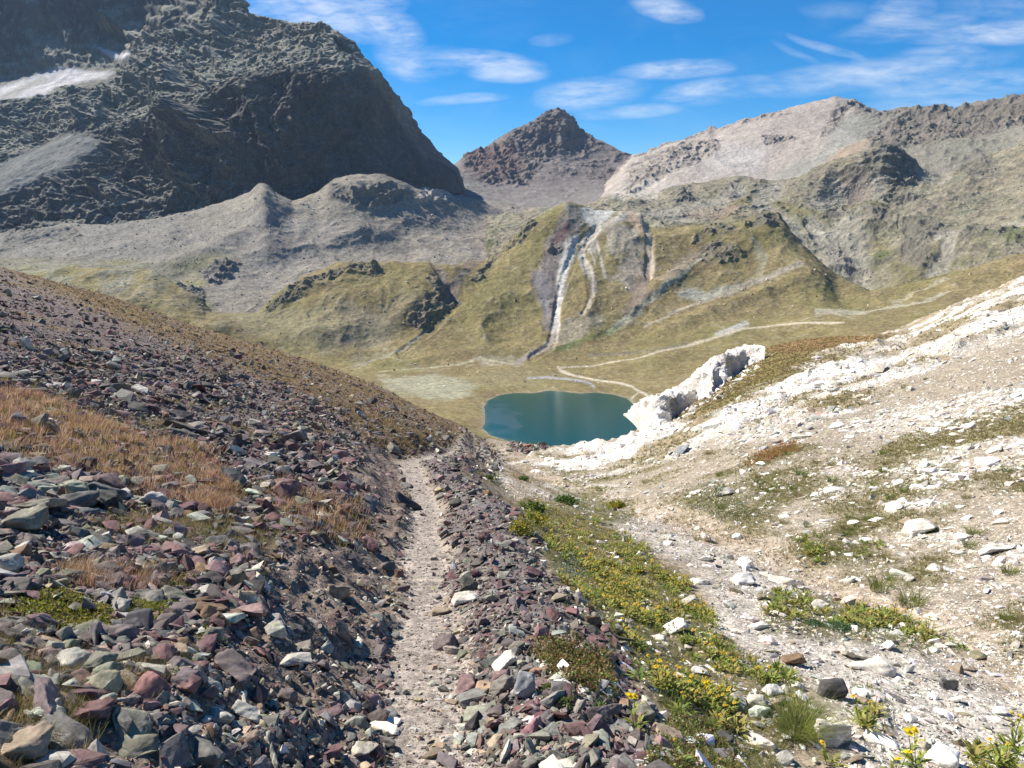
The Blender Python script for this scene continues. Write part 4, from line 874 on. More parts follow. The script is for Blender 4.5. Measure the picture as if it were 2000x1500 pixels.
# px, py of the base centre, width px, height/width, depth/width, colour, label
HERO = [
 (42,1052,100,.62,.8,'greenish grey','olive grey boulder on the slope just below the red grass, cut by the photo edge'),
 (8,1140,70,.8,.8,'pale grey','pale grey boulder on the left edge, below the olive grey boulder'),
 (128,1462,150,.34,.55,'grey','long grey brown slab beside the tan boulder in the lower left corner'),
 (38,1500,120,.62,.8,'tan','tan rounded boulder in the lower left corner'),
 (140,1312,86,.48,.8,'pale grey','smooth pale grey slab leaning on a darker slate, left scree'),
 (92,1312,46,.7,.5,'grey','upright grey slate against the smooth pale grey slab'),
 (178,1412,84,.50,.8,'purple','large brownish purple stone above the long slab in the left scree'),
 (62,1360,48,.5,.7,'purple','purple angular stone left of the large brownish purple one'),
 (168,1345,52,.6,.9,'brick pink','dull pink stone behind the large brownish purple one'),
 (4,1335,62,1.0,.9,'rusty brown','brown block cut by the left edge of the photo'),
 (328,1238,48,.85,.9,'plum grey','mauve grey block beside the yellow green cushion plants'),
 (464,1325,88,.5,.7,'plum grey','broad purple slab with a notched top in the middle of the left scree'),
 (385,1318,44,.6,.8,'purple','wine red stone left of the broad notched slab'),
 (416,1262,42,.9,.6,'greenish grey','pointed grey green stone standing upright above the broad notched slab'),
 (368,1352,44,.7,.8,'purple','dark red stone in front of the broad notched slab'),
 (252,1298,78,.32,.6,'greenish grey','green grey arched slab in the left scree'),
 (215,1338,34,.8,.8,'cream','pale egg shaped stone next to a wooden looking striped slab'),
 (255,1342,70,.34,.5,'tan','striped tan slab beside the pale egg shaped stone'),
 (305,1310,44,.66,.8,'rusty brown','brown and purple round stone below the arched slab'),
 (290,1178,84,.30,.7,'grey','flat grey brown slab above the cushion plants'),
 (352,1185,72,.52,.7,'greenish grey','blocky grey green stone right of the flat slab'),
 (413,1202,76,.28,.7,'rusty brown','rusty brown layered slab'),
 (406,1168,44,.55,.8,'pale grey','white speckled block above the rusty layered slab'),
 (234,1205,36,1.0,.6,'pale grey','mauve grey upright slab beside the moss'),
 (197,1150,38,.75,.8,'bluish grey','white veined blackish stone on the left scree'),
 (430,1408,62,.42,.8,'pale grey','oval pale grey slab near the foot of the left scree'),
 (484,1404,58,.50,.7,'pale grey','folded white grey slab touching the oval slab'),
 (300,1392,36,.78,.9,'brick pink','round pink red stone in the lower left scree'),
 (405,1480,80,.42,.8,'grey','brown grey block at the bottom of the left scree'),
 (250,1478,110,.26,.6,'greenish grey','low pale slab at the bottom of the left scree'),
 (664,1175,52,.72,.8,'tan','rounded tan boulder stuck in the bank above the path'),
 (540,1242,46,.6,.8,'pale grey','pale stone with yellow lichen at the foot of the bank'),
 (463,1112,30,1.0,.7,'brick pink','upright pink brown stone on the middle of the left slope'),
 (391,1088,40,.5,.8,'tan','pale cap stone left of the upright pink brown stone'),
 (560,1375,40,.75,.8,'plum grey','mauve stone by the dirt at the left path edge'),
 (912,1178,62,.34,.7,'cream','flat cream slab on the right edge of the path'),
 (862,1200,44,.28,.7,'tan','flat tan slab on the path left of the cream slab'),
 (870,1272,52,.62,.8,'plum grey','speckled brown grey boulder on the right edge of the path'),
 (910,1362,44,.95,.8,'brick pink','pink mauve block standing on the right edge of the path'),
 (985,1310,56,.5,.8,'cream','cream topped boulder on the stone bank'),
 (978,1338,40,.75,.8,'brick pink','rounded pink boulder in front of the cream topped one'),
 (1024,1375,50,1.3,.4,'bluish grey','tall pale slab standing upright on the stone bank'),
 (1183,1400,74,.38,.5,'plum grey','dark purple lens shaped slab on the stone bank'),
 (1254,1408,56,.62,.8,'greenish grey','grey green block at the foot of the stone bank'),
 (1215,1300,40,.6,.8,'purple','flat red purple stone at the edge of the flowers'),
 (1160,1228,36,.8,.8,'rusty brown','brown boulder between the stone bank and the flower meadow'),
 (1300,1500,56,.50,.8,'greenish grey','lichen covered stone at the bottom edge beside the dwarf shrubs'),
 (1258,1482,46,.7,.6,'plum grey','purple grey boulder at the bottom edge of the stone bank'),
 (1628,1465,78,.86,.8,'cream','large cream block with speckled face beside the green grass tuft'),
 (1486,1462,66,.44,.6,'cream','long cream slab left of the green grass tuft'),
 (1412,1462,40,.82,.7,'dark grey','dark grey pointed stone left of the long cream slab'),
 (1548,1302,50,.50,.8,'rusty brown','dark brown block with a veined pale top on the gravel'),
 (1622,1370,62,.72,.8,'dark grey','dark grey boulder among the flowers right of the white blocks'),
 (1513,1356,50,.36,.6,'white','white oblong block among the flowers'),
 (1556,1344,36,.44,.7,'cream','white oval stone on the soil right of the oblong block'),
 (1474,1385,42,.7,.7,'cream','cracked cream stone behind the flowers'),
 (1368,1318,40,.34,.6,'white','flat white stone behind the yellow flower pair'),
 (1320,1238,50,.48,.7,'white','white jagged block at the lower edge of the flower meadow'),
 (1289,1256,30,.55,.6,'cream','cream wedge shaped stone left of the jagged white block'),
 (1798,1044,68,.42,.8,'cream','large flat cream boulder alone on the right slope'),
 (1770,1026,26,.5,.8,'tan','small tan stone touching the large flat cream boulder'),
 (1455,1110,36,.6,.7,'white','white pointed stone, upper one of the white pair in the gravel'),
 (1455,1142,52,.40,.7,'white','white triangular stone, lower one of the white pair in the gravel'),
 (1364,1142,44,.36,.7,'cream','low cream stone at the top right of the flower meadow'),
 (1530,1145,56,.38,.7,'cream','cream blocky stone with a dark right end on the gravel'),
 (1385,1062,32,.6,.7,'cream','cream boulder beside a small dark hollow at the gully edge'),
 (1376,1098,26,.5,.7,'white','white stone in the gully centre'),
 (1440,1054,22,.6,.7,'white','small white stone on the sandy gully side'),
 (1838,1505,64,.75,.8,'white','jagged white boulder at the bottom right'),
 (1854,1352,40,.75,.7,'grey','two tone grey stone on the gravel at the right'),
 (1705,1318,96,.30,.6,'cream','long cream rock lying flat on the gravel at the right'),
 (1665,1290,46,.62,.7,'cream','tall cream rock just left of the long flat one'),
 (1735,1270,28,.6,.7,'white','rounded white cobble below the leafy plants'),
 (1655,1140,30,.4,.7,'cream','cream flat stone on the sandy slope above the leafy plants'),
 (1855,1120,22,.6,.7,'white','small white cube like stone on the brown slope'),
 (1345,1185,38,.5,.7,'pale grey','pale grey block behind the jagged white block'),
 (1600,1195,46,.5,.6,'cream','cream rock half hidden in the leafy plants'),
 (1418,970,40,.42,.6,'pale grey','low pale rock at the upper end of the grass on the right slope'),
 (1495,850,1,.1,.1,'white',''),
]
HERO = [h for h in HERO if h[6]]
HP = raycast([h[0] for h in HERO], [h[1] - h[2] * h[3] * .25 for h in HERO])
drop = np.zeros(nS, bool)
for h, p in zip(HERO, HP):
    w = h[2] / 1500 * p[1] * .45
    drop |= (np.abs(S['P'][:, 0] - p[0]) < w) & (np.abs(S['P'][:, 1] - p[1]) < w * .9) & (S['s'] > w * .12)
order = np.argsort(-S['px'] * (S['ppx'] > 5) * (S['ppx'] < 1995) * (S['ppy'] < 1495) * ~drop * (S['zone'] != 'white ridge'))
IND = order[:300 - len(HERO)]
isind = np.zeros(nS, bool); isind[IND] = True
rest = np.nonzero(~isind & ~drop)[0]

def place_arrays(idx, protos, rng):
    n = len(idx); which = rng.randint(0, len(protos), n)
    fr = rot_frames(S['N'][idx], rng, S['tilt'][idx])
    VV = []; FF = []; CC_ = []; off = 0
    sc = np.stack([S['s'][idx] * (1 + .35 * rng.rand(n)), S['s'][idx] * (.7 + .4 * rng.rand(n)), S['s'][idx] * (.75 + .4 * rng.rand(n))], 1)
    for k, (V, F) in enumerate(protos):
        j = np.nonzero(which == k)[0]
        if not len(j): continue
        hz = np.abs(V[:, 2]).max()
        W = np.einsum('nij,nvj->nvi', fr[j], V[None] * sc[j][:, None, :])
        c0 = S['P'][idx[j]] + S['N'][idx[j]] * (sc[j][:, 2] * hz * (1 - 2 * S['sink'][idx[j]]))[:, None]
        W = W + c0[:, None, :]
        VV.append(W.reshape(-1, 3)); FF.append((F[None] + (np.arange(len(j)) * len(V))[:, None, None]).reshape(-1, 3) + off); off += len(j) * len(V)
        CC_.append(np.repeat(S['c'][idx[j]], len(V), 0))
    return np.concatenate(VV), np.concatenate(FF), np.concatenate(CC_)
zone_names = {'left scree': 'scree', 'berm': 'scree', 'bank': 'dirt', 'path': 'gravel', 'red grass': 'scree', 'gravel': 'gravel', 'meadow': 'gravel', 'right slope': 'rubble', 'white ridge': 'rubble'}
for zn in ('scree', 'dirt', 'gravel', 'rubble'):
    zi = rest[np.array([zone_names[z] == zn for z in S['zone'][rest]])]
    big = zi[S['px'][zi] > 22]; small = zi[S['px'][zi] <= 22]
    parts = [place_arrays(small, LOW, rng)] + ([place_arrays(big, MID, rng)] if len(big) else [])
    V = np.concatenate([p[0] for p in parts]); Fc = np.concatenate([p[1] + (0 if q == 0 else len(parts[0][0])) for q, p in enumerate(parts)]); cc = np.concatenate([p[2] for p in parts])
    link_mesh({'scree': 'scree', 'dirt': 'bank_gravel', 'gravel': 'gravel', 'rubble': 'rubble'}[zn], V, None, STONE, cc, smooth=False, F3=Fc, kind='stuff')

def far_boulders(key, n, pxmin, alpha, pxmax, gain, seed):
    P, nr, nc, px, py, c, W = FAR[key]; r = np.random.RandomState(seed)
    G = np.stack([px, py], -1).reshape(nr, nc, 2); a = G[:-1, 1:] - G[:-1, :-1]; b = G[1:, :-1] - G[:-1, :-1]; cr = a[..., 0] * b[..., 1] - a[..., 1] * b[..., 0]
    if np.median(cr) < 0: cr = -cr
    ar = np.zeros((nr, nc)); ar[:-1, :-1] = np.maximum(cr, 0); w = ar.ravel() * W * (px > -100) * (px < 2100)
    i = np.searchsorted(np.cumsum(w), r.rand(n) * w.sum()).clip(0, len(w) - nc - 2); u = r.rand(n, 1); v = r.rand(n, 1)
    Q = P[i] * (1 - u) * (1 - v) + P[i + 1] * u * (1 - v) + P[i + nc] * (1 - u) * v + P[i + nc + 1] * u * v
    sz = np.minimum(pxmin * r.rand(n) ** (-1 / alpha), pxmax) / 1500 * Q[:, 1] * .5
    col = c[i] * gain * np.exp(r.normal(size=(n, 1)) * .3); col = col * .6 + col.mean(1)[:, None] * .4
    VV = []; FF = []; CQ = []; off = 0; wh = r.randint(0, len(LOW), n)
    for k, (V, F) in enumerate(LOW):
        j = np.nonzero(wh == k)[0]
        if not len(j): continue
        an = r.uniform(0, 6.28, len(j)); ca, sa = np.cos(an)[:, None], np.sin(an)[:, None]; X = V[None] * sz[j][:, None, None] * np.array([1, 1, 1.3])
        X = np.stack([X[..., 0] * ca - X[..., 1] * sa, X[..., 0] * sa + X[..., 1] * ca, X[..., 2]], -1) + Q[j][:, None, :]
        VV.append(X.reshape(-1, 3)); FF.append((F[None] + (np.arange(len(j)) * len(V))[:, None, None]).reshape(-1, 3) + off); off += len(j) * len(V); CQ.append(np.repeat(col[j], len(V), 0))
    link_mesh('rubble', np.concatenate(VV), None, FARSTONE, np.concatenate(CQ), smooth=False, F3=np.concatenate(FF), kind='stuff')
FARSTONE = attr_material('far_stone', [1.5], bump=.3, bump_dist=.3, var=.15)
far_boulders('valley', 9000, 1.2, 2.8, 6, 2.1, 1); far_boulders('moraine', 12000, 1.2, 2.8, 6, 1.4, 2); far_boulders('slopes', 9000, 1.2, 2.8, 6, 1.5, 3)
def stone_mesh(name, proto, sx, sy, sz, col, seed, lichen=False):
    V, F = proto; V = V * np.array([sx, sy, sz])
    r = np.random.RandomState(seed); c = np.tile(np.array(col), (len(V), 1))
    q = fbm(V / max(sx, sy), .6, 4, seed=seed % 50); c = c * (1 + q[:, None] * .35)
    if lichen: c = mixc(c, np.clip((fbm(V / max(sx, sy), .4, 3, seed=seed % 40 + 3) - .25) * 5, 0, 1) * .7, (.32,.33,.08))
    me_o = link_mesh(name, V, None, STONE, c, smooth=True, F3=F)
    return me_o
from mathutils import Matrix
def orient(o, p, N, yaw, tilt, rg):
    Z = np.array(N, float) + rg.normal(size=3) * tilt; Z /= np.linalg.norm(Z)
    X = np.array([math.cos(yaw), math.sin(yaw), 0]); X = X - X.dot(Z) * Z; X /= np.linalg.norm(X); Yv = np.cross(Z, X)
    o.matrix_world = Matrix([[X[0], Yv[0], Z[0], p[0]], [X[1], Yv[1], Z[1], p[1]], [X[2], Yv[2], Z[2], p[2]], [0, 0, 0, 1]])
for k, (h, p) in enumerate(zip(HERO, HP)):
    dep = p[1] * CT - (p[2] - EYE) * ST; w = h[2] / 1500 * dep / 2
    asp = h[3]; fi = int(np.argmin([abs(f - min(asp, .78)) for f in FLATS])); proto = HI[fi + 6 * (k % 3)]
    hz = np.abs(proto[0][:, 2]).max(); hy = np.abs(proto[0][:, 1]).max(); hx = np.abs(proto[0][:, 0]).max()
    rg = np.random.RandomState(900 + k)
    o = stone_mesh('boulder' if h[2] > 60 else 'stone', proto, w / hx, w * h[4] / hy, w * asp * 1.08 / hz, PAL[h[5]], 900 + k, 'lichen' in h[6])
    N = ground_normal(p[0], p[1]); N = N * .4 + np.array([0, 0, .6])
    orient(o, p + np.array([0, 0, w * asp * .55]), N, rg.uniform(-.5, .5), .10, rg)
    o['label'] = h[6]; o['category'] = 'boulder' if h[2] > 60 else 'stone'
import re
def short(lb): return re.split(r' (?:in|on|at|beside|below|above|by|left|right|just|touching|standing|lying|among|behind|against|next|stuck|leaning|between|alone|half|cut|and|rising|of)\b|,', lb)[0]
HS = [(h[0], h[1], short(h[6])) for h in HERO]
def landmark(fx, fy, maxd=110):
    near = min(HS, key=lambda q: (q[0] - fx) ** 2 + (q[1] - fy) ** 2); ddx, ddy = fx - near[0], fy - near[1]; dd = math.hypot(ddx, ddy)
    if dd > maxd: return None
    return f"{'just' if dd < 45 else 'a bit' if dd < 80 else 'some way'} {('right of' if ddx > 0 else 'left of') if abs(ddx) > abs(ddy) else ('below' if ddy > 0 else 'above')} the {near[2]}"
ZW = {'left scree': 'on the dark left scree', 'berm': 'on the stone bank right of the path', 'bank': 'on the dirt bank left of the path', 'path': 'lying on the footpath', 'red grass': 'in the red grass', 'gravel': 'on the pale gully gravel', 'meadow': 'among the flowers', 'right slope': 'on the pale right slope', 'white ridge': 'on the white ridge'}
for k, i in enumerate(IND):
    s = S['s'][i]; fi = rng.randint(6); proto = HI[fi + 6 * rng.randint(3)]
    col = S['names'][i]; zn = S['zone'][i]; fy = S['ppy'][i]
    o = stone_mesh('stone', proto, s * rng.uniform(1, 1.3), s * rng.uniform(.75, 1.1), s * rng.uniform(.8, 1.1), S['c'][i], 2000 + k)
    N = S['N'][i]; hz = np.abs(proto[0][:, 2]).max()
    orient(o, S['P'][i] + N * s * hz * .45, N, rng.uniform(0, 6.28), S['tilt'][i] * .8, rng)
    shape = 'flat' if fi < 2 else ('slabby' if fi < 4 else 'blocky')
    where = ZW[zn]
    if zn == 'left scree': where = ('near the bottom of the dark left scree' if fy > 1340 else 'on the middle of the dark left scree' if fy > 1150 else 'high on the dark left scree')
    if zn == 'berm': where = 'low on the stone bank right of the path' if fy > 1250 else 'high on the stone bank right of the path'
    size = 'large' if S['px'][i] > 70 else 'medium'
    fx = S['ppx'][i]; near = min(HS, key=lambda q: (q[0] - fx) ** 2 + (q[1] - fy) ** 2); ddx, ddy = fx - near[0], fy - near[1]; dd = math.hypot(ddx, ddy)
    if dd < 190:
        way = 'just' if dd < 70 else 'a bit' if dd < 125 else 'some way'
        dr = ('right of' if ddx > 0 else 'left of') if abs(ddx) > abs(ddy) else ('below' if ddy > 0 else 'above')
        where = f"{way} {dr} the {near[2]}"
    o['label'] = f"{size} {shape} {col} stone {where}"; o['category'] = 'stone'; o['group'] = f"{size} {shape} {col} stones {where}"

# ------------------------------------------------------------------ pale crags on the right hand ridge
def crag(name, label, top, foot, Y, th):
    nu, nv = 150, 110
    top = np.array(top, float); top[:, 1] += 5; foot = np.array(foot, float)
    xs = np.linspace(top[0, 0], top[-1, 0], nu); ty = np.interp(xs, top[:, 0], top[:, 1]); fy = np.maximum(np.interp(xs, foot[:, 0], foot[:, 1]), ty + 4)
    g = raycast(foot[:, 0], foot[:, 1] + 5); Yc = np.interp(xs, foot[:, 0], np.minimum.accumulate(g[::-1, 1])[::-1] if Y else g[:, 1]); Yc = smooth1(Yc, 6)
    Yc = np.clip(Yc, np.median(Yc) - 4, np.median(Yc) + 4); tx, tY, tz = at(xs, ty, Yc + 2.6); fx, fY, fz = at(xs, fy + 4, Yc - .4)
    rows = []
    for v in np.linspace(0, 1, nv):
        if v < .5: t = v / .5; e = t ** .7; rows.append(np.stack([fx * (1 - t) + tx * t, fY * (1 - t) + tY * t, (fz - .6) * (1 - e) + tz * e], 1))
        else: t = (v - .5) / .5; rows.append(np.stack([tx, tY + th * t, tz + (fz - 1.2 - tz) * t ** 1.6], 1))
    P = np.concatenate(rows); n = grid_normals(P, nv, nu); n *= 1 if n[len(n) // 4][1] < 0 else -1
    lean = np.stack([P[:, 0] + .5 * P[:, 2], P[:, 1], P[:, 2] - .3 * P[:, 0]], 1)
    a = ridged(lean, 3.2, 5, .55, seed=140, stretch=(1.3, 1, .45)); b = ridged(lean, .9, 4, .6, seed=141); d = (a - .45) * 1.1 + (b - .4) * .9 + fbm(P, 4, 3, seed=142) * .5
    P = P + n * (d * np.minimum(1, .0 + np.interp(P[:, 2] * 0 + np.tile(np.abs(np.linspace(-1, 1, nu)), nv), [0, .8, 1], [1, 1, 0])))[:, None] * .30
    c = np.tile(np.array([.66,.63,.57]), (len(P), 1)); c = mixc(c, np.clip((.42 - a) * 4, 0, 1) * .6, (.36,.32,.27)); c = mixc(c, np.clip(fbm(P, 1.5, 4, seed=143) * 2 - .2, 0, 1) * .5, (.42,.38,.32))
    o = link_mesh(name, P, grid_faces(nv, nu), CRAG, c, smooth=False); o['label'] = label; o['category'] = 'rock outcrop'; return o
CRAG = attr_material('crag_rock', [1.5, .4, .12], bump=.8, bump_dist=.3, var=.16)
HY = raycast([1300, 1430], [824, 760])
crag('rock_outcrop', 'white crag rising right beside the lake shore corner', [(1252,842),(1258,812),(1266,790),(1276,774),(1290,767),(1304,772),(1320,769),(1340,764),(1362,753),(1388,742),(1400,738)], [(1252,846),(1275,834),(1300,826),(1320,810),(1340,796),(1360,780),(1400,748)], HY[0][1], 5)
crag('rock_outcrop', 'white split crag on the grassy spur above the lake', [(1364,776),(1378,756),(1386,742),(1392,718),(1400,702),(1414,688),(1424,686),(1434,692),(1446,682),(1466,680),(1494,672)], [(1364,780),(1385,774),(1400,756),(1420,742),(1440,728),(1455,714),(1475,698),(1494,680)], HY[1][1], 5)

# ------------------------------------------------------------------ plants
def leaf_material(name, trans=.35, rough=.7, var=.2):
    m = bpy.data.materials.new(name); m.use_nodes = True; nt = m.node_tree; N = nt.nodes; L = nt.links
    b = N['Principled BSDF']; b.inputs['Roughness'].default_value = rough; b.inputs['Specular IOR Level'].default_value = .25
    a = N.new('ShaderNodeAttribute'); a.attribute_name = 'Col'; tc = N.new('ShaderNodeTexCoord'); n = N.new('ShaderNodeTexNoise'); n.inputs['Scale'].default_value = 25; L.new(tc.outputs['Object'], n.inputs['Vector'])
    mr = N.new('ShaderNodeMapRange'); mr.inputs['From Min'].default_value = .3; mr.inputs['From Max'].default_value = .7; mr.inputs['To Min'].default_value = 1 - var; mr.inputs['To Max'].default_value = 1 + var; L.new(n.outputs['Fac'], mr.inputs['Value'])
    vm = N.new('ShaderNodeVectorMath'); vm.operation = 'SCALE'; L.new(a.outputs['Color'], vm.inputs[0]); L.new(mr.outputs[0], vm.inputs['Scale']); L.new(vm.outputs[0], b.inputs['Base Color'])
    t = N.new('ShaderNodeBsdfTranslucent'); L.new(vm.outputs[0], t.inputs['Color']); mx = N.new('ShaderNodeMixShader'); mx.inputs[0].default_value = trans
    L.new(b.outputs[0], mx.inputs[1]); L.new(t.outputs[0], mx.inputs[2]); L.new(mx.outputs[0], N['Material Output'].inputs['Surface']); return m
LEAF = leaf_material('leaf'); GRASS = leaf_material('dry_grass', .4); PETAL = leaf_material('petal', .3, .6, .1)

def blades(B, n, h, w, lean, cols, rng, segs=2, spread=.35, wind=(.25, -.15)):
    """curved tapering blades; B k x 3 tuft bases, h k heights; returns V, tris, colours"""
    k = len(B); T = k * n
    base = np.repeat(B, n, 0); hh = np.repeat(h, n) * rng.uniform(.55, 1.1, T)
    az = rng.uniform(0, 6.283, T); r0 = np.repeat(h, n) * spread * np.sqrt(rng.rand(T)) * .5
    base = base + np.stack([np.cos(az) * r0, np.sin(az) * r0, -.01 * np.ones(T)], 1)
    la = az + rng.normal(size=T) * .6; ln = lean * rng.uniform(.3, 1.2, T)
    dirx = np.cos(la) * ln + wind[0] * rng.rand(T); diry = np.sin(la) * ln + wind[1] * rng.rand(T)
    ww = np.repeat(w, n) if np.ndim(w) else np.full(T, w); sa = rng.uniform(0, 3.14, T); sx = np.cos(sa) * ww / 2; sy = np.sin(sa) * ww / 2
    rows = []
    for s_ in range(segs):
        t = s_ / segs; q = t ** 1.7
        c = base + np.stack([dirx * hh * q, diry * hh * q, hh * t * (1 - .25 * t * np.minimum(ln, 1))], 1); f = 1 - t * .6
        rows += [c - np.stack([sx * f, sy * f, 0 * sx], 1), c + np.stack([sx * f, sy * f, 0 * sx], 1)]
    tip = base + np.stack([dirx * hh, diry * hh, hh * (1 - .25 * np.minimum(ln, 1))], 1); rows.append(tip)
    V = np.stack(rows, 1); m = V.shape[1]; F = []
    for s_ in range(segs - 1): a = 2 * s_; F += [(a, a + 1, a + 3), (a, a + 3, a + 2)]
    a = 2 * (segs - 1); F.append((a, a + 1, a + 2)); F = np.array(F)
    FF = (F[None] + (np.arange(T) * m)[:, None, None]).reshape(-1, 3)
    cc = np.asarray(cols, float)[rng.randint(0, len(cols), k)]; cc = np.repeat(cc, n, 0) * np.exp(rng.normal(size=(T, 1)) * .2)
    return V.reshape(-1, 3), FF, np.repeat(cc, m, 0)
def merge(parts):
    V = []; F = []; Cc = []; o = 0
    for v, f, c in parts:
        V.append(v); F.append(f + o); Cc.append(c); o += len(v)
    return np.concatenate(V), np.concatenate(F), np.concatenate(Cc)
def grass_on(W, k, n, h0, h1, pxmin, cols, rng, lean=.5, w=.004, segs=2, wind=(.25, -.15), spread=.8):
    k = widen(W, k); i = sample(W, k, rng, True); k = len(i); P = jitter(i, rng); dep = np.maximum(DEPTH[i], .8)
    h = np.maximum(rng.uniform(h0, h1, k), pxmin * dep / 1500 * rng.uniform(.7, 1.3, k)); ww = np.maximum(w, 1.1 * dep / 1500)
    return blades(P, n, h, ww, lean, cols, rng, segs, spread, wind)
rg = np.random.RandomState(77)
RED = [(.50,.31,.22),(.42,.25,.16),(.56,.40,.28),(.30,.23,.08),(.33,.17,.13),(.48,.35,.17)]; ORA = [(.30,.21,.11),(.24,.18,.09),(.34,.25,.15),(.20,.17,.075)]; OLI = [(.25,.22,.085),(.29,.25,.11),(.20,.21,.065),(.33,.27,.13)]; GRE = [(.15,.20,.035),(.19,.21,.05),(.11,.16,.03),(.23,.21,.07)]
V, F, c = merge([grass_on(NM['redgrass'] * (NPY > 740) * np.clip(NN2 * 3 + .8, .04, 1), 4600, 12, .07, .16, 9, RED, rg, .55, .0028, 2), grass_on(NM['redgrass'], 1500, 14, .04, .08, 6, ORA + GRE[:1], rg, .7, .003, 1)])
link_mesh('grass', V, None, GRASS, c, smooth=True, F3=F, kind='stuff')
V, F, c = merge([grass_on(NM['skygrass'], 9000, 7, .05, .10, 3.5, ORA, rg, .6, .003, 1), grass_on(NM['left'] * (1 - NM['skygrass']) * (1 - NM['bank']) * np.clip(NNZ * 2.2 - .2, 0, 1), 8000, 10, .04, .09, 4, ORA + OLI, rg, .6, .003, 1)])
link_mesh('grass', V, None, GRASS, c, smooth=True, F3=F, kind='stuff')
V, F, c = merge([grass_on(NM['rgrass'] * NM['right'] * (1 - NM['white']), 16000, 10, .025, .06, 3.2, OLI, rg, .7, .003, 1), grass_on(NM['knoll'], 7000, 7, .05, .12, 3.2, ORA + OLI, rg, .6, .003, 1),
                 grass_on(NM['white'] * np.clip(.55 - wp, 0, 1), 2600, 8, .05, .12, 4, OLI, rg, .6, .003, 1),
                 grass_on(mpoly(NPX, NPY, [(1455,905),(1500,880),(1550,868),(1555,880),(1500,900)], 8, NNZ, 12), 260, 12, .06, .13, 6, [(.46,.24,.10),(.36,.27,.10)], rg, .5, .004, 1),
                 grass_on(bet * sstep(8, 10, NP_[:, 1]) * (1 - NM['gravel'] * .8) * (NP_[:, 1] < 40), 1800, 9, .03, .07, 4, ORA + OLI, rg, .6, .003, 1)])
link_mesh('grass', V, None, GRASS, c, smooth=True, F3=F, kind='stuff')
G_ = np.maximum(NM['meadow'], NM['green'] * .7) * (1 - NM['path']) * (1 - NM['berm'] * .6)
LGY_ = [(.34,.33,.08),(.38,.34,.10)]
V, F, c = merge([grass_on(G_, 9000, 9, .02, .07, 5, GRE + OLI + LGY_, rg, .7, .0035, 1), grass_on(NM['gravel'] * np.clip(NN2 * 2 - .3, 0, 1), 500, 9, .02, .05, 4, OLI, rg, .7, .003, 1)])
link_mesh('grass', V, None, GRASS, c, smooth=True, F3=F, kind='stuff')

def leaves(k, rng, r0, r1, z0, z1, L0, L1, W, up, cols, segs=3):
    """k pointed leaves leaving a stem axis; up = elevation angle range"""
    V = []; F = []; Cc = []
    for q in range(k):
        az = q * 2.4 + rng.normal() * .3; z = rng.uniform(z0, z1); L_ = rng.uniform(L0, L1); e = rng.uniform(*up); w = W * rng.uniform(.7, 1.2)
        d = np.array([math.cos(az), math.sin(az), 0]); sd = np.array([-d[1], d[0], 0]); b = len(V); rr = rng.uniform(r0, r1)
        prof = [.25, .9, 1.0, .55, 0]; pos = d * rr + np.array([0, 0, z]); ang = e; col = np.array(cols[rng.randint(len(cols))]) * math.exp(rng.normal() * .15)
        for j in range(5):
            ww = w * prof[j] / 2
            if j < 4: V += [pos - sd * ww, pos + sd * ww]; Cc += [col, col]
            else: V.append(pos); Cc.append(col)
            pos = pos + (d * math.cos(ang) + np.array([0, 0, math.sin(ang)])) * L_ / 4; ang -= .28
        for j in range(3): a = b + 2 * j; F += [(a, a + 1, a + 3), (a, a + 3, a + 2)]
        F.append((b + 6, b + 7, b + 8))
    return np.array(V), np.array(F), np.array(Cc)
def tube(p0, p1, r, col, bend=0.0):
    p0 = np.array(p0); p1 = np.array(p1); V = []; F = []
    for j in range(4):
        t = j / 3; c = p0 * (1 - t) + p1 * t + np.array([bend * math.sin(t * 3.14), 0, 0])
        for a in range(5): V.append(c + np.array([math.cos(a * 1.2566), math.sin(a * 1.2566), 0]) * r * (1 - .35 * t))
    for j in range(3):
        for a in range(5):
            b = (a + 1) % 5; q = 5 * j; F += [(q + a, q + b, q + 5 + b), (q + a, q + 5 + b, q + 5 + a)]
    return np.array(V), np.array(F), np.tile(np.array(col), (len(V), 1))
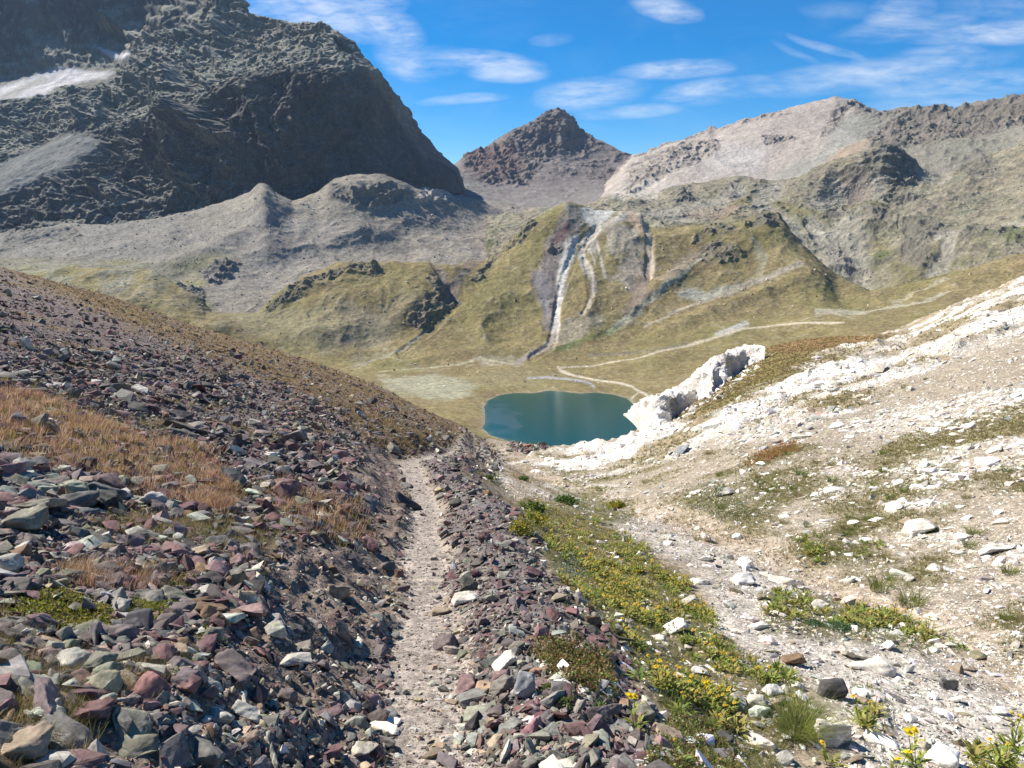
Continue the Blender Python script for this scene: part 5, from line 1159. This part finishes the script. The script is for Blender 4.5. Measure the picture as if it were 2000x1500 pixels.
def flower(center, R_, rng, old=True):
    """composite flower: domed centre with a ring of ray petals"""
    V = []; F = []; Cc = []; cy = np.array((.58,.34,.03) if old else (.80,.56,.01)); cp = np.array((.66,.44,.03) if old else (.86,.66,.02))
    V.append((0, 0, R_ * .42)); Cc.append(cy)
    for ring, (r, z) in enumerate(((.26, .38), (.46, .22), (.5, 0), (.22, -.18))):
        for a in range(10): t = a * .6283; V.append((math.cos(t) * r * R_, math.sin(t) * r * R_, z * R_)); Cc.append(cy if ring < 2 else cy * .8)
    for a in range(10): F.append((0, 1 + a, 1 + (a + 1) % 10))
    for g in range(3):
        for a in range(10): b = (a + 1) % 10; o = 1 + g * 10; F += [(o + a, o + 10 + a, o + 10 + b), (o + a, o + 10 + b, o + b)]
    for a in range(14):
        t = a * .4488 + rng.normal() * .1; L_ = R_ * rng.uniform(.75, 1.15); d = np.array([math.cos(t), math.sin(t), 0]); s_ = np.array([-d[1], d[0], 0]) * R_ * .17; z = rng.uniform(-.5, .15) if old else rng.uniform(-.1, .2)
        b = len(V); V += [tuple(d * R_ * .38 - s_), tuple(d * R_ * .38 + s_), tuple(d * (R_ * .4 + L_ * .55) + s_ * 1.2 + np.array([0, 0, z * R_ * .4])), tuple(d * (R_ * .4 + L_ * .55) - s_ * 1.2 + np.array([0, 0, z * R_ * .4])), tuple(d * (R_ * .4 + L_ * .85) + np.array([0, 0, z * R_]))]
        Cc += [cp] * 5; F += [(b, b + 1, b + 2), (b, b + 2, b + 3), (b + 3, b + 2, b + 4)]
    V = np.array(V); ax = rng.uniform(-.6, .6); ca, sa = math.cos(ax), math.sin(ax); tl = .45
    V = np.stack([V[:, 0], V[:, 1] * math.cos(tl) + V[:, 2] * math.sin(tl) * -1 * -1 * 0 + V[:, 2] * 0 - V[:, 2] * math.sin(tl), V[:, 1] * math.sin(tl) + V[:, 2] * math.cos(tl)], 1)
    V = np.stack([V[:, 0] * ca - V[:, 1] * sa, V[:, 0] * sa + V[:, 1] * ca, V[:, 2]], 1)
    return V + np.array(center), np.array(F), np.array(Cc)
LG = [(.20,.27,.045),(.27,.31,.06),(.14,.22,.035),(.33,.33,.08)]; LGY = [(.32,.33,.07),(.36,.33,.09),(.24,.28,.06),(.38,.29,.10)]; LBR = [(.30,.19,.07),(.25,.22,.06),(.22,.13,.07)]
def plant_proto(seed, nst, hgt, nleaf, cols, fresh=False, flw=.017):
    r = np.random.RandomState(seed); st = []; fl_ = []; lv = []
    lv.append(leaves(nleaf, r, .0, .03, .0, .03, .045, .085, .017, (.6, 1.35), cols))
    for k in range(nst):
        a = r.uniform(0, 6.28); e = np.array([math.cos(a) * r.uniform(.01, .08), math.sin(a) * r.uniform(.01, .08), hgt * r.uniform(.75, 1.1)])
        st.append(tube((e[0] * .25, e[1] * .25, -.01), e, .0022, (.17,.20,.05), r.normal() * .008)); fl_.append(flower(e + np.array([0, 0, .004]), flw * r.uniform(.85, 1.15), r, not fresh))
        v, f, c_ = leaves(max(3, nleaf // 4), r, .0, .004, .02, e[2] * .8, .03, .055, .014, (.4, 1.1), cols); v[:, :2] += e[:2] * .6; lv.append((v, f, c_))
    return merge(st) if st else None, merge(lv), fl_
def make_plant(name, cat, seed, nst, hgt, nleaf, cols, fresh=False, flw=.017):
    st, lv, fl_ = plant_proto(seed, nst, hgt, nleaf, cols, fresh, flw)
    root = bpy.data.objects.new(name, None); COL.objects.link(root); root.empty_display_size = .05
    if st: link_mesh('stem', st[0], None, LEAF, st[2], F3=st[1], parent=root)
    link_mesh('leaves', lv[0], None, LEAF, lv[2], F3=lv[1], parent=root)
    for v, f, c_ in fl_: link_mesh('flower_head', v, None, PETAL, c_, F3=f, parent=root)
    root['category'] = cat
    return root, (st, lv, fl_)
def copy_thing(root):
    r = root.copy(); COL.objects.link(r)
    for ch in list(root.children):
        c_ = ch.copy(); COL.objects.link(c_); c_.parent = r
    return r
used = set()
def put(root, p, rz, sc, label, group=None):
    o = root if root.name not in used else copy_thing(root)
    used.add(root.name); used.add(o.name)
    o.location = p; o.rotation_euler = (rg.normal() * .06, rg.normal() * .06, rz); o.scale = (sc, sc, sc); o['label'] = label
    if group: o['group'] = group
    elif 'group' in o: del o['group']
    return o
FP = [make_plant('flowering_plant', 'flower', 10 + i, [1, 1, 1, 2, 1, 1][i], [.13, .15, .11, .14, .16, .12][i], [16, 20, 14, 22, 16, 18][i], [LG, LGY, LGY, LGY, LGY, LG][i], False, .0105) for i in range(6)]
FF_ = make_plant('flowering_plant', 'flower', 30, 2, .17, 12, LG, True, .019)
LP = [make_plant('leafy_plant', 'plant', 40 + i, 0, .1, [20, 24, 16][i], [LG, LGY, LG + LBR[:1]][i]) for i in range(3)]
# single plants read off the photo: px, py of the base, scale, kind, label
HF = [(1385,1385,1.0,'F','plant with a pair of bright yellow open flowers near the long white stone'),(1322,1498,.9,'P0','flowering plant at the bottom left of the shrubs'),
 (1285,1335,1.1,'P1','dense clump of orange flowers beside the stone bank, upper one'),(1300,1350,1.1,'P3','dense clump of orange flowers beside the stone bank, lower one'),(1250,1330,1.,'P5','orange flowers touching the purple stones of the bank'),
 (1330,1325,1.,'P0','orange flowers left of the flat white stone'),(1405,1420,1.1,'P4','yellow flowers rising in front of the cracked cream stone'),(1440,1430,1.2,'P1','tall leafy flower left of the cracked cream stone'),
 (1480,1330,1.0,'P2','flowers in the dark green leaves left of the dark brown block'),(1505,1335,1.1,'P5','flowers just left of the dark brown block'),(1560,1395,.9,'P2','thin flower in front of the white oval stone'),
 (1690,1425,1.3,'P3','leafy bush of flowers standing alone on the gravel at the right'),(1705,1400,1.2,'P4','flowers behind the leafy bush on the gravel at the right'),(1680,1405,1.1,'P0','flowers left of the leafy bush on the gravel at the right'),
 (1620,1495,1.2,'P2','flower pair growing in front of the large cream block'),(1790,1500,1.3,'F','bright yellow daisy at the bottom edge of the photo'),(1745,1520,1.1,'F','yellow daisy half cut by the bottom edge'),
 (1985,1460,1.4,'F','yellow flowers in the bottom right corner'),(1960,1500,1.2,'P3','leafy flowers in the bottom right corner'),(1245,1430,1.0,'F','lone ragged yellow flower at the edge of the stone bank'),
 (1350,1375,1.0,'P1','leafy flowers behind the bright yellow pair'),(1330,1400,1.,'P5','leafy flowers left of the bright yellow pair')]
pos = raycast([h[0] for h in HF], [h[1] for h in HF])
protos = {'F': FF_[0], **{f'P{i}': FP[i][0] for i in range(6)}}
for h, p in zip(HF, pos): put(protos[h[3]], p, rg.uniform(0, 6.28), h[2], h[4])
# flower meadow plants
MW = np.clip(NM['meadow'] * 1.0 + .35 * mpoly(NPX, NPY, [(1190,1235),(1380,1230),(1440,1290),(1500,1330),(1400,1440),(1330,1400),(1270,1330)], 12), 0, 1) * (1 - NM['path']) * (1 - NM['berm']) * (NPX > 940)
MW = MW * np.clip(fbm(NP_, .55, 3, seed=161) * 3.2 + NN2 * 1.5 + .35, .01, 1) * (1 - .45 * (NPY < 1110))
i = sample(MW, 560, rg); P = jitter(i, rg); o_ = np.argsort(DEPTH[i]); i = i[o_]; P = P[o_]
far_side = []
for k in range(len(i)):
    q = rg.randint(6); sc = rg.uniform(.6, 1.05)
    if k < 300 - len(HF):
        x_, y_ = NPX[i[k]], NPY[i[k]]
        lane = 'left edge' if x_ < 1110 + (y_ - 1050) * .6 else ('right edge' if x_ > 1240 + (y_ - 1100) * .7 else 'centre')
        row = 'foot' if y_ > 1240 else 'lower end' if y_ > 1200 else 'lower half' if y_ > 1160 else 'middle' if y_ > 1100 else 'upper half' if y_ > 1040 else 'top'
        kind = ['green leaved', 'yellow leaved', 'small green', 'tall yellow leaved', 'tall', 'short green'][q]
        lm = landmark(x_, y_); lb = f"{kind} flower {lm}" if lm else f"{kind} orange flower at the {row} of the meadow, {lane}"
        put(FP[q][0], P[k], rg.uniform(0, 6.28), sc, lb, lb.replace('flower', 'flowers'))
    else: far_side.append((P[k], q, sc))
def bake(lst, data, rng, flowers=True):
    out = []
    for p, q, sc in lst:
        st, lv, fl_ = data[q]; a = rng.uniform(0, 6.28); ca, sa = math.cos(a), math.sin(a)
        for part in ([lv] + ([st] if st else []) + (fl_ if flowers else [])):
            v = part[0] * sc; out.append((np.stack([v[:, 0] * ca - v[:, 1] * sa, v[:, 0] * sa + v[:, 1] * ca, v[:, 2]], 1) + p, part[1], part[2]))
    return merge(out)
V, F, c = bake(far_side, [d[1] for d in FP], rg); link_mesh('flower_meadow', V, None, LEAF, c, F3=F, kind='stuff')
# leafy plants without many flowers
def patch(poly, n, kinds, label, group, s0=.8, s1=1.2):
    w = mpoly(NPX, NPY, poly, 4); i = sample(w, n, rg); P = jitter(i, rg)
    xa, xb_ = np.quantile(NPX[i], [.33, .67]); ym = np.mean(NPY[i])
    for k in range(n):
        q = rg.randint(len(kinds)); sc = rg.uniform(s0, s1); side = ('upper' if NPY[i[k]] < ym else 'lower') + ('-left' if NPX[i[k]] < xa else '-right' if NPX[i[k]] > xb_ else '-middle')
        lb = f"{'big' if sc > (s0 + s1) / 2 else 'small'} {label}, {side} side"; put(kinds[q], P[k], rg.uniform(0, 6.28), sc, lb, lb.replace('plant', 'plants', 1))
LPR = [l[0] for l in LP]
patch([(1492,1170),(1540,1160),(1598,1172),(1600,1212),(1530,1225),(1495,1210)], 30, LPR, 'plant in the round patch left of the half hidden cream rock', 'plants of the rounded patch')
patch([(1650,1195),(1720,1195),(1790,1225),(1830,1255),(1780,1262),(1690,1245),(1650,1230)], 40, LPR + [FP[3][0], FP[4][0]], 'leafy plant in the long strip below the sandy gully side', 'plants of the long strip', .9, 1.4)
patch([(1600,1210),(1660,1200),(1680,1240),(1620,1235)], 12, LPR, 'leafy plant between the rounded patch and the long strip', 'plants between patch and strip')
patch([(1790,1240),(1880,1272),(1890,1285),(1820,1270)], 10, LPR, 'small plant at the right tail of the long strip', 'plants at the tail of the strip', .6, .9)
patch([(1548,1058),(1590,1050),(1610,1070),(1600,1098),(1560,1096)], 22, LPR, 'leafy plant in the green clump at the foot of the right slope', 'plants of the green clump', .9, 1.4)
patch([(1650,1075),(1690,1060),(1730,1055),(1720,1075),(1670,1100)], 14, LPR, 'leafy plant in the thin row right of the green clump', 'plants in the thin row', .7, 1.1)
patch([(1480,1320),(1550,1320),(1550,1350),(1490,1355)], 8, [LPR[0]], 'dark leaved plant below the dark brown block', 'dark leaved plants below the brown block')
patch([(1880,1480),(1990,1440),(2010,1520),(1900,1540)], 14, LPR, 'leafy plant filling the bottom right corner', 'leafy plants of the bottom right corner', .8, 1.2)
# grass tufts
def make_tuft(seed, n, h, cols, lean, w=.0022):
    r = np.random.RandomState(seed); V, F, c = blades(np.zeros((1, 3)), n, np.array([h]), w, lean, cols, r, 3, .9, (.12, -.05))
    o = link_mesh('grass_tuft', V, None, GRASS, c, F3=F); o['category'] = 'grass tuft'; return o
TB = make_tuft(1, 900, .17, [(.20,.25,.05),(.24,.27,.07),(.17,.21,.04)], .95, .0016); TS = [make_tuft(2 + k, 160, .09, [GRE[:2], OLI, OLI + GRE[:1]][k], .9) for k in range(3)]
p = raycast([1560], [1432])[0]; put(TB, p, .3, 1.5, 'big fine bladed green grass tuft left of the large cream block')
HT = [(1720,1150,2.3,'green grass tuft on the brown slope, left one of the pair'),(1780,1180,2.5,'tall green grass tuft on the brown slope, right one of the pair'),(1972,1120,1.5,'small green grass tuft near the right edge of the photo'),(1903,1045,1.6,'rounded grass tuft on the right slope beside a second flatter one'),(1893,1068,1.4,'flat grass tuft below the rounded one on the right slope'),(1802,1118,.5,'tiny brown grass tuft above the green pair'),(1412,1275,1.6,'fine grass tuft below the flower meadow'),(1315,1390,1.7,'soft grass tuft next to the broken cream rock at the stone bank'),(1577,1030,.8,'small grass tuft on the slope above the green clump'),(1362,1055,.9,'yellow green tuft left of the cream boulder at the gully edge'),(1285,1238,.7,'short tuft between the two cream stones under the meadow')]
for h, p in zip(HT, raycast([h[0] for h in HT], [h[1] for h in HT])): put(TS[0], p, rg.uniform(0, 6.28), h[2] * (p[1] / 6.) ** .5, h[3])
i = sample(RS * (NPY > 880) * (1 - NM['ditch']) * (NM['rgrass'] * 2 + .3), 64, rg); P = jitter(i, rg)
for k in range(len(i)):
    x_, y_ = NPX[i[k]], NPY[i[k]]; side = 'far right' if x_ > 1750 else 'middle' if x_ > 1450 else 'left foot'; ht = 'upper' if y_ < 960 else 'central' if y_ < 1060 else 'lower'
    lb = f"dry grass tuft on the {ht} {side} part of the pale right slope".replace('left foot part', 'left foot'); lm = landmark(x_, y_, 190); lb = f"{['dry', 'brownish'][k % 2]} grass tuft {lm}" if lm else lb; put(TS[1 + k % 2], P[k], rg.uniform(0, 6.28), rg.uniform(.7, 1.3) * (DEPTH[i[k]] / 7.) ** .5, lb, lb.replace('tuft', 'tufts', 1))
# shrubs
def make_shrub(name, label, px, py, w_px, asp, cols, seed):
    p = raycast([px], [py])[0]; w = w_px / 1500 * p[1]; r = np.random.RandomState(seed); n = 700
    d = r.normal(size=(n, 3)); d /= np.linalg.norm(d, axis=1)[:, None]; d[:, 2] = np.abs(d[:, 2]); rad = r.rand(n) ** .35 * (1 + .25 * np.sin(d[:, 0] * 5 + seed) * np.cos(d[:, 1] * 4))
    Cn = d * rad[:, None] * np.array([w / 2, w / 2.4, w * asp])
    root = bpy.data.objects.new(name, None); COL.objects.link(root); root.location = p
    parts = []; L_ = w * .11
    for q in range(n):
        a, b_ = r.normal(size=3), r.normal(size=3); a /= np.linalg.norm(a); b_ -= b_.dot(a) * a; b_ /= np.linalg.norm(b_); s_ = L_ * r.uniform(.6, 1.3)
        parts.append((np.array([Cn[q] - b_ * s_ * .3, Cn[q] + b_ * s_ * .3, Cn[q] + a * s_ * .8, ]), np.array([[0, 1, 2]]), np.tile(np.array(cols[r.randint(len(cols))]) * math.exp(r.normal() * .25), (3, 1))))
    v, f, c_ = merge(parts); link_mesh('leaves', v, None, LEAF, c_, smooth=False, F3=f, parent=root)
    st = merge([tube((0, 0, -.02), (math.cos(k) * w * .3, math.sin(k) * w * .25, w * asp * .7), w * .012, (.10,.07,.04)) for k in range(6)]); link_mesh('branches', st[0], None, LEAF, st[2], F3=st[1], parent=root)
    root['label'] = label; root['category'] = 'shrub'
DK = [(.06,.12,.025),(.09,.16,.03),(.12,.18,.04)]; YE = [(.26,.28,.05),(.32,.30,.05),(.20,.24,.05),(.5,.36,.03)]
for k, a in enumerate([('dark green shrub in the gully just above the flower meadow, right of a twin', 1104, 984, 52, .34, DK), ('dark green shrub at the top left tip of the flower meadow', 1038, 998, 56, .36, DK), ('small green shrub on the pale gully floor near the lake end', 955, 936, 22, .5, DK),
    ('yellow flowering low shrub right of the dark green one on the gully floor', 1204, 992, 46, .34, YE), ('leafy green shrub on the right slope behind a low pale rock', 1410, 966, 34, .6, [(.11,.15,.03),(.16,.19,.04)]), ('round yellow green shrub at the upper left of the meadow', 1018, 1040, 56, .55, YE), ('low yellow green shrub at the foot of the meadow shrubs', 1042, 1018, 60, .3, YE),
    ('low green shrub on the gully floor left of the pale channel', 1022, 938, 24, .4, DK)]): make_shrub('shrub', *a, 60 + k)
# cushions and dwarf shrubs: ground cover
def cover(poly, n, size, h, cols, seed, na=30, f=1.):
    w = mpoly(NPX, NPY, poly, 8, NN2, na) * (1 - NM['path']); r = np.random.RandomState(seed); i = sample(w, n, r); P = jitter(i, r)
    P[:, 2] += h * r.rand(n) ** .7 * (.5 + .5 * np.clip(fbm(P, .12, 2, seed=seed) * 2 + .6, 0, 1.2))
    a = r.normal(size=(n, 3)); a[:, 2] = np.abs(a[:, 2]); a /= np.linalg.norm(a, axis=1)[:, None]; b_ = r.normal(size=(n, 3)); b_ -= (b_ * a).sum(1)[:, None] * a; b_ /= np.linalg.norm(b_, axis=1)[:, None]
    s_ = (size * r.uniform(.5, 1.3, n))[:, None]; V = np.stack([P, P + a * s_ * .5 + b_ * s_ * .28, P + a * s_, P + a * s_ * .5 - b_ * s_ * .28], 1).reshape(-1, 3)
    q = np.arange(n)[:, None] * 4; F = np.concatenate([q + np.array([[0, 1, 2]]), q + np.array([[0, 2, 3]])]); cc = np.array(cols)[r.randint(0, len(cols), n)] * np.exp(r.normal(size=(n, 1)) * .25)
    return V, F, np.repeat(cc, 4, 0)
MOSS = [(.26,.26,.03),(.19,.22,.03),(.30,.27,.05),(.12,.17,.03)]; HEA = [(.28,.17,.08),(.20,.16,.05),(.16,.19,.04),(.24,.12,.07)]; LOWG = [(.11,.17,.035),(.16,.20,.05),(.09,.14,.04),(.22,.22,.06)]
V, F, c = merge([cover([(10,1195),(60,1170),(130,1180),(215,1215),(200,1245),(120,1250),(40,1230)], 5000, .014, .03, MOSS + HEA[:1], 1), cover([(232,1205),(270,1195),(330,1200),(310,1232),(250,1232)], 2600, .011, .035, MOSS[:3], 2),
    cover([(250,1135),(300,1120),(370,1140),(350,1158),(280,1160)], 1800, .013, .03, LOWG + HEA, 3), cover([(340,1240),(420,1260),(440,1285),(380,1290)], 1000, .013, .03, MOSS, 4), cover([(180,1240),(270,1255),(260,1275),(180,1268)], 1200, .012, .03, MOSS, 12),
    cover([(1040,1275),(1100,1262),(1180,1290),(1200,1345),(1160,1372),(1080,1350)], 6500, .018, .06, HEA + LOWG[:1], 5), cover([(1055,1345),(1120,1370),(1110,1400),(1060,1380)], 1600, .018, .04, LOWG, 6),
    cover([(1260,1430),(1330,1400),(1400,1420),(1440,1470),(1450,1560),(1240,1560)], 9000, .016, .05, HEA + LOWG, 7), cover([(1150,1385),(1180,1370),(1190,1420),(1150,1430)], 1200, .016, .04, LOWG, 8),
    cover([(1090,1115),(1120,1100),(1170,1110),(1160,1130),(1110,1130)], 1500, .015, .03, [(.30,.33,.25),(.25,.30,.2)], 9), cover([(1565,1218),(1640,1228),(1700,1240),(1640,1250),(1570,1240)], 2500, .018, .04, [(.13,.19,.09),(.10,.16,.06)], 10),
    cover([(0,775),(80,780),(120,820),(60,850),(0,840)], 1500, .02, .04, HEA, 11), cover([(1330,960),(1400,950),(1440,985),(1350,1000)], 3000, .02, .04, [(.14,.16,.06),(.18,.18,.07)], 13, 30), cover([(1380,1010),(1450,990),(1500,1010),(1440,1030)], 2500, .02, .04, [(.14,.16,.06),(.18,.18,.07)], 14, 30)])
link_mesh('ground_cover', V, None, LEAF, c, smooth=False, F3=F, kind='stuff')

# ------------------------------------------------------------------ air
def haze_box():
    x0, x1, y0, y1, z0, z1 = -5200., 5200., -60., 4200., -190., 1900.
    V = [(x0,y0,z0),(x1,y0,z0),(x1,y1,z0),(x0,y1,z0),(x0,y0,z1),(x1,y0,z1),(x1,y1,z1),(x0,y1,z1)]
    F = [(0,3,2,1),(4,5,6,7),(0,1,5,4),(1,2,6,5),(2,3,7,6),(3,0,4,7)]
    m = bpy.data.materials.new('air'); m.use_nodes = True; nt = m.node_tree; nt.nodes.remove(nt.nodes['Principled BSDF'])
    v = nt.nodes.new('ShaderNodeVolumePrincipled'); v.inputs['Color'].default_value = (.50,.70,1,1); v.inputs['Density'].default_value = .00003; v.inputs['Anisotropy'].default_value = .1
    nt.links.new(v.outputs[0], nt.nodes['Material Output'].inputs['Volume'])
    link_mesh('haze', V, F, m, kind='stuff', smooth=False)
    C.cycles.volume_bounces = 0; C.cycles.volume_step_rate = 4
haze_box()
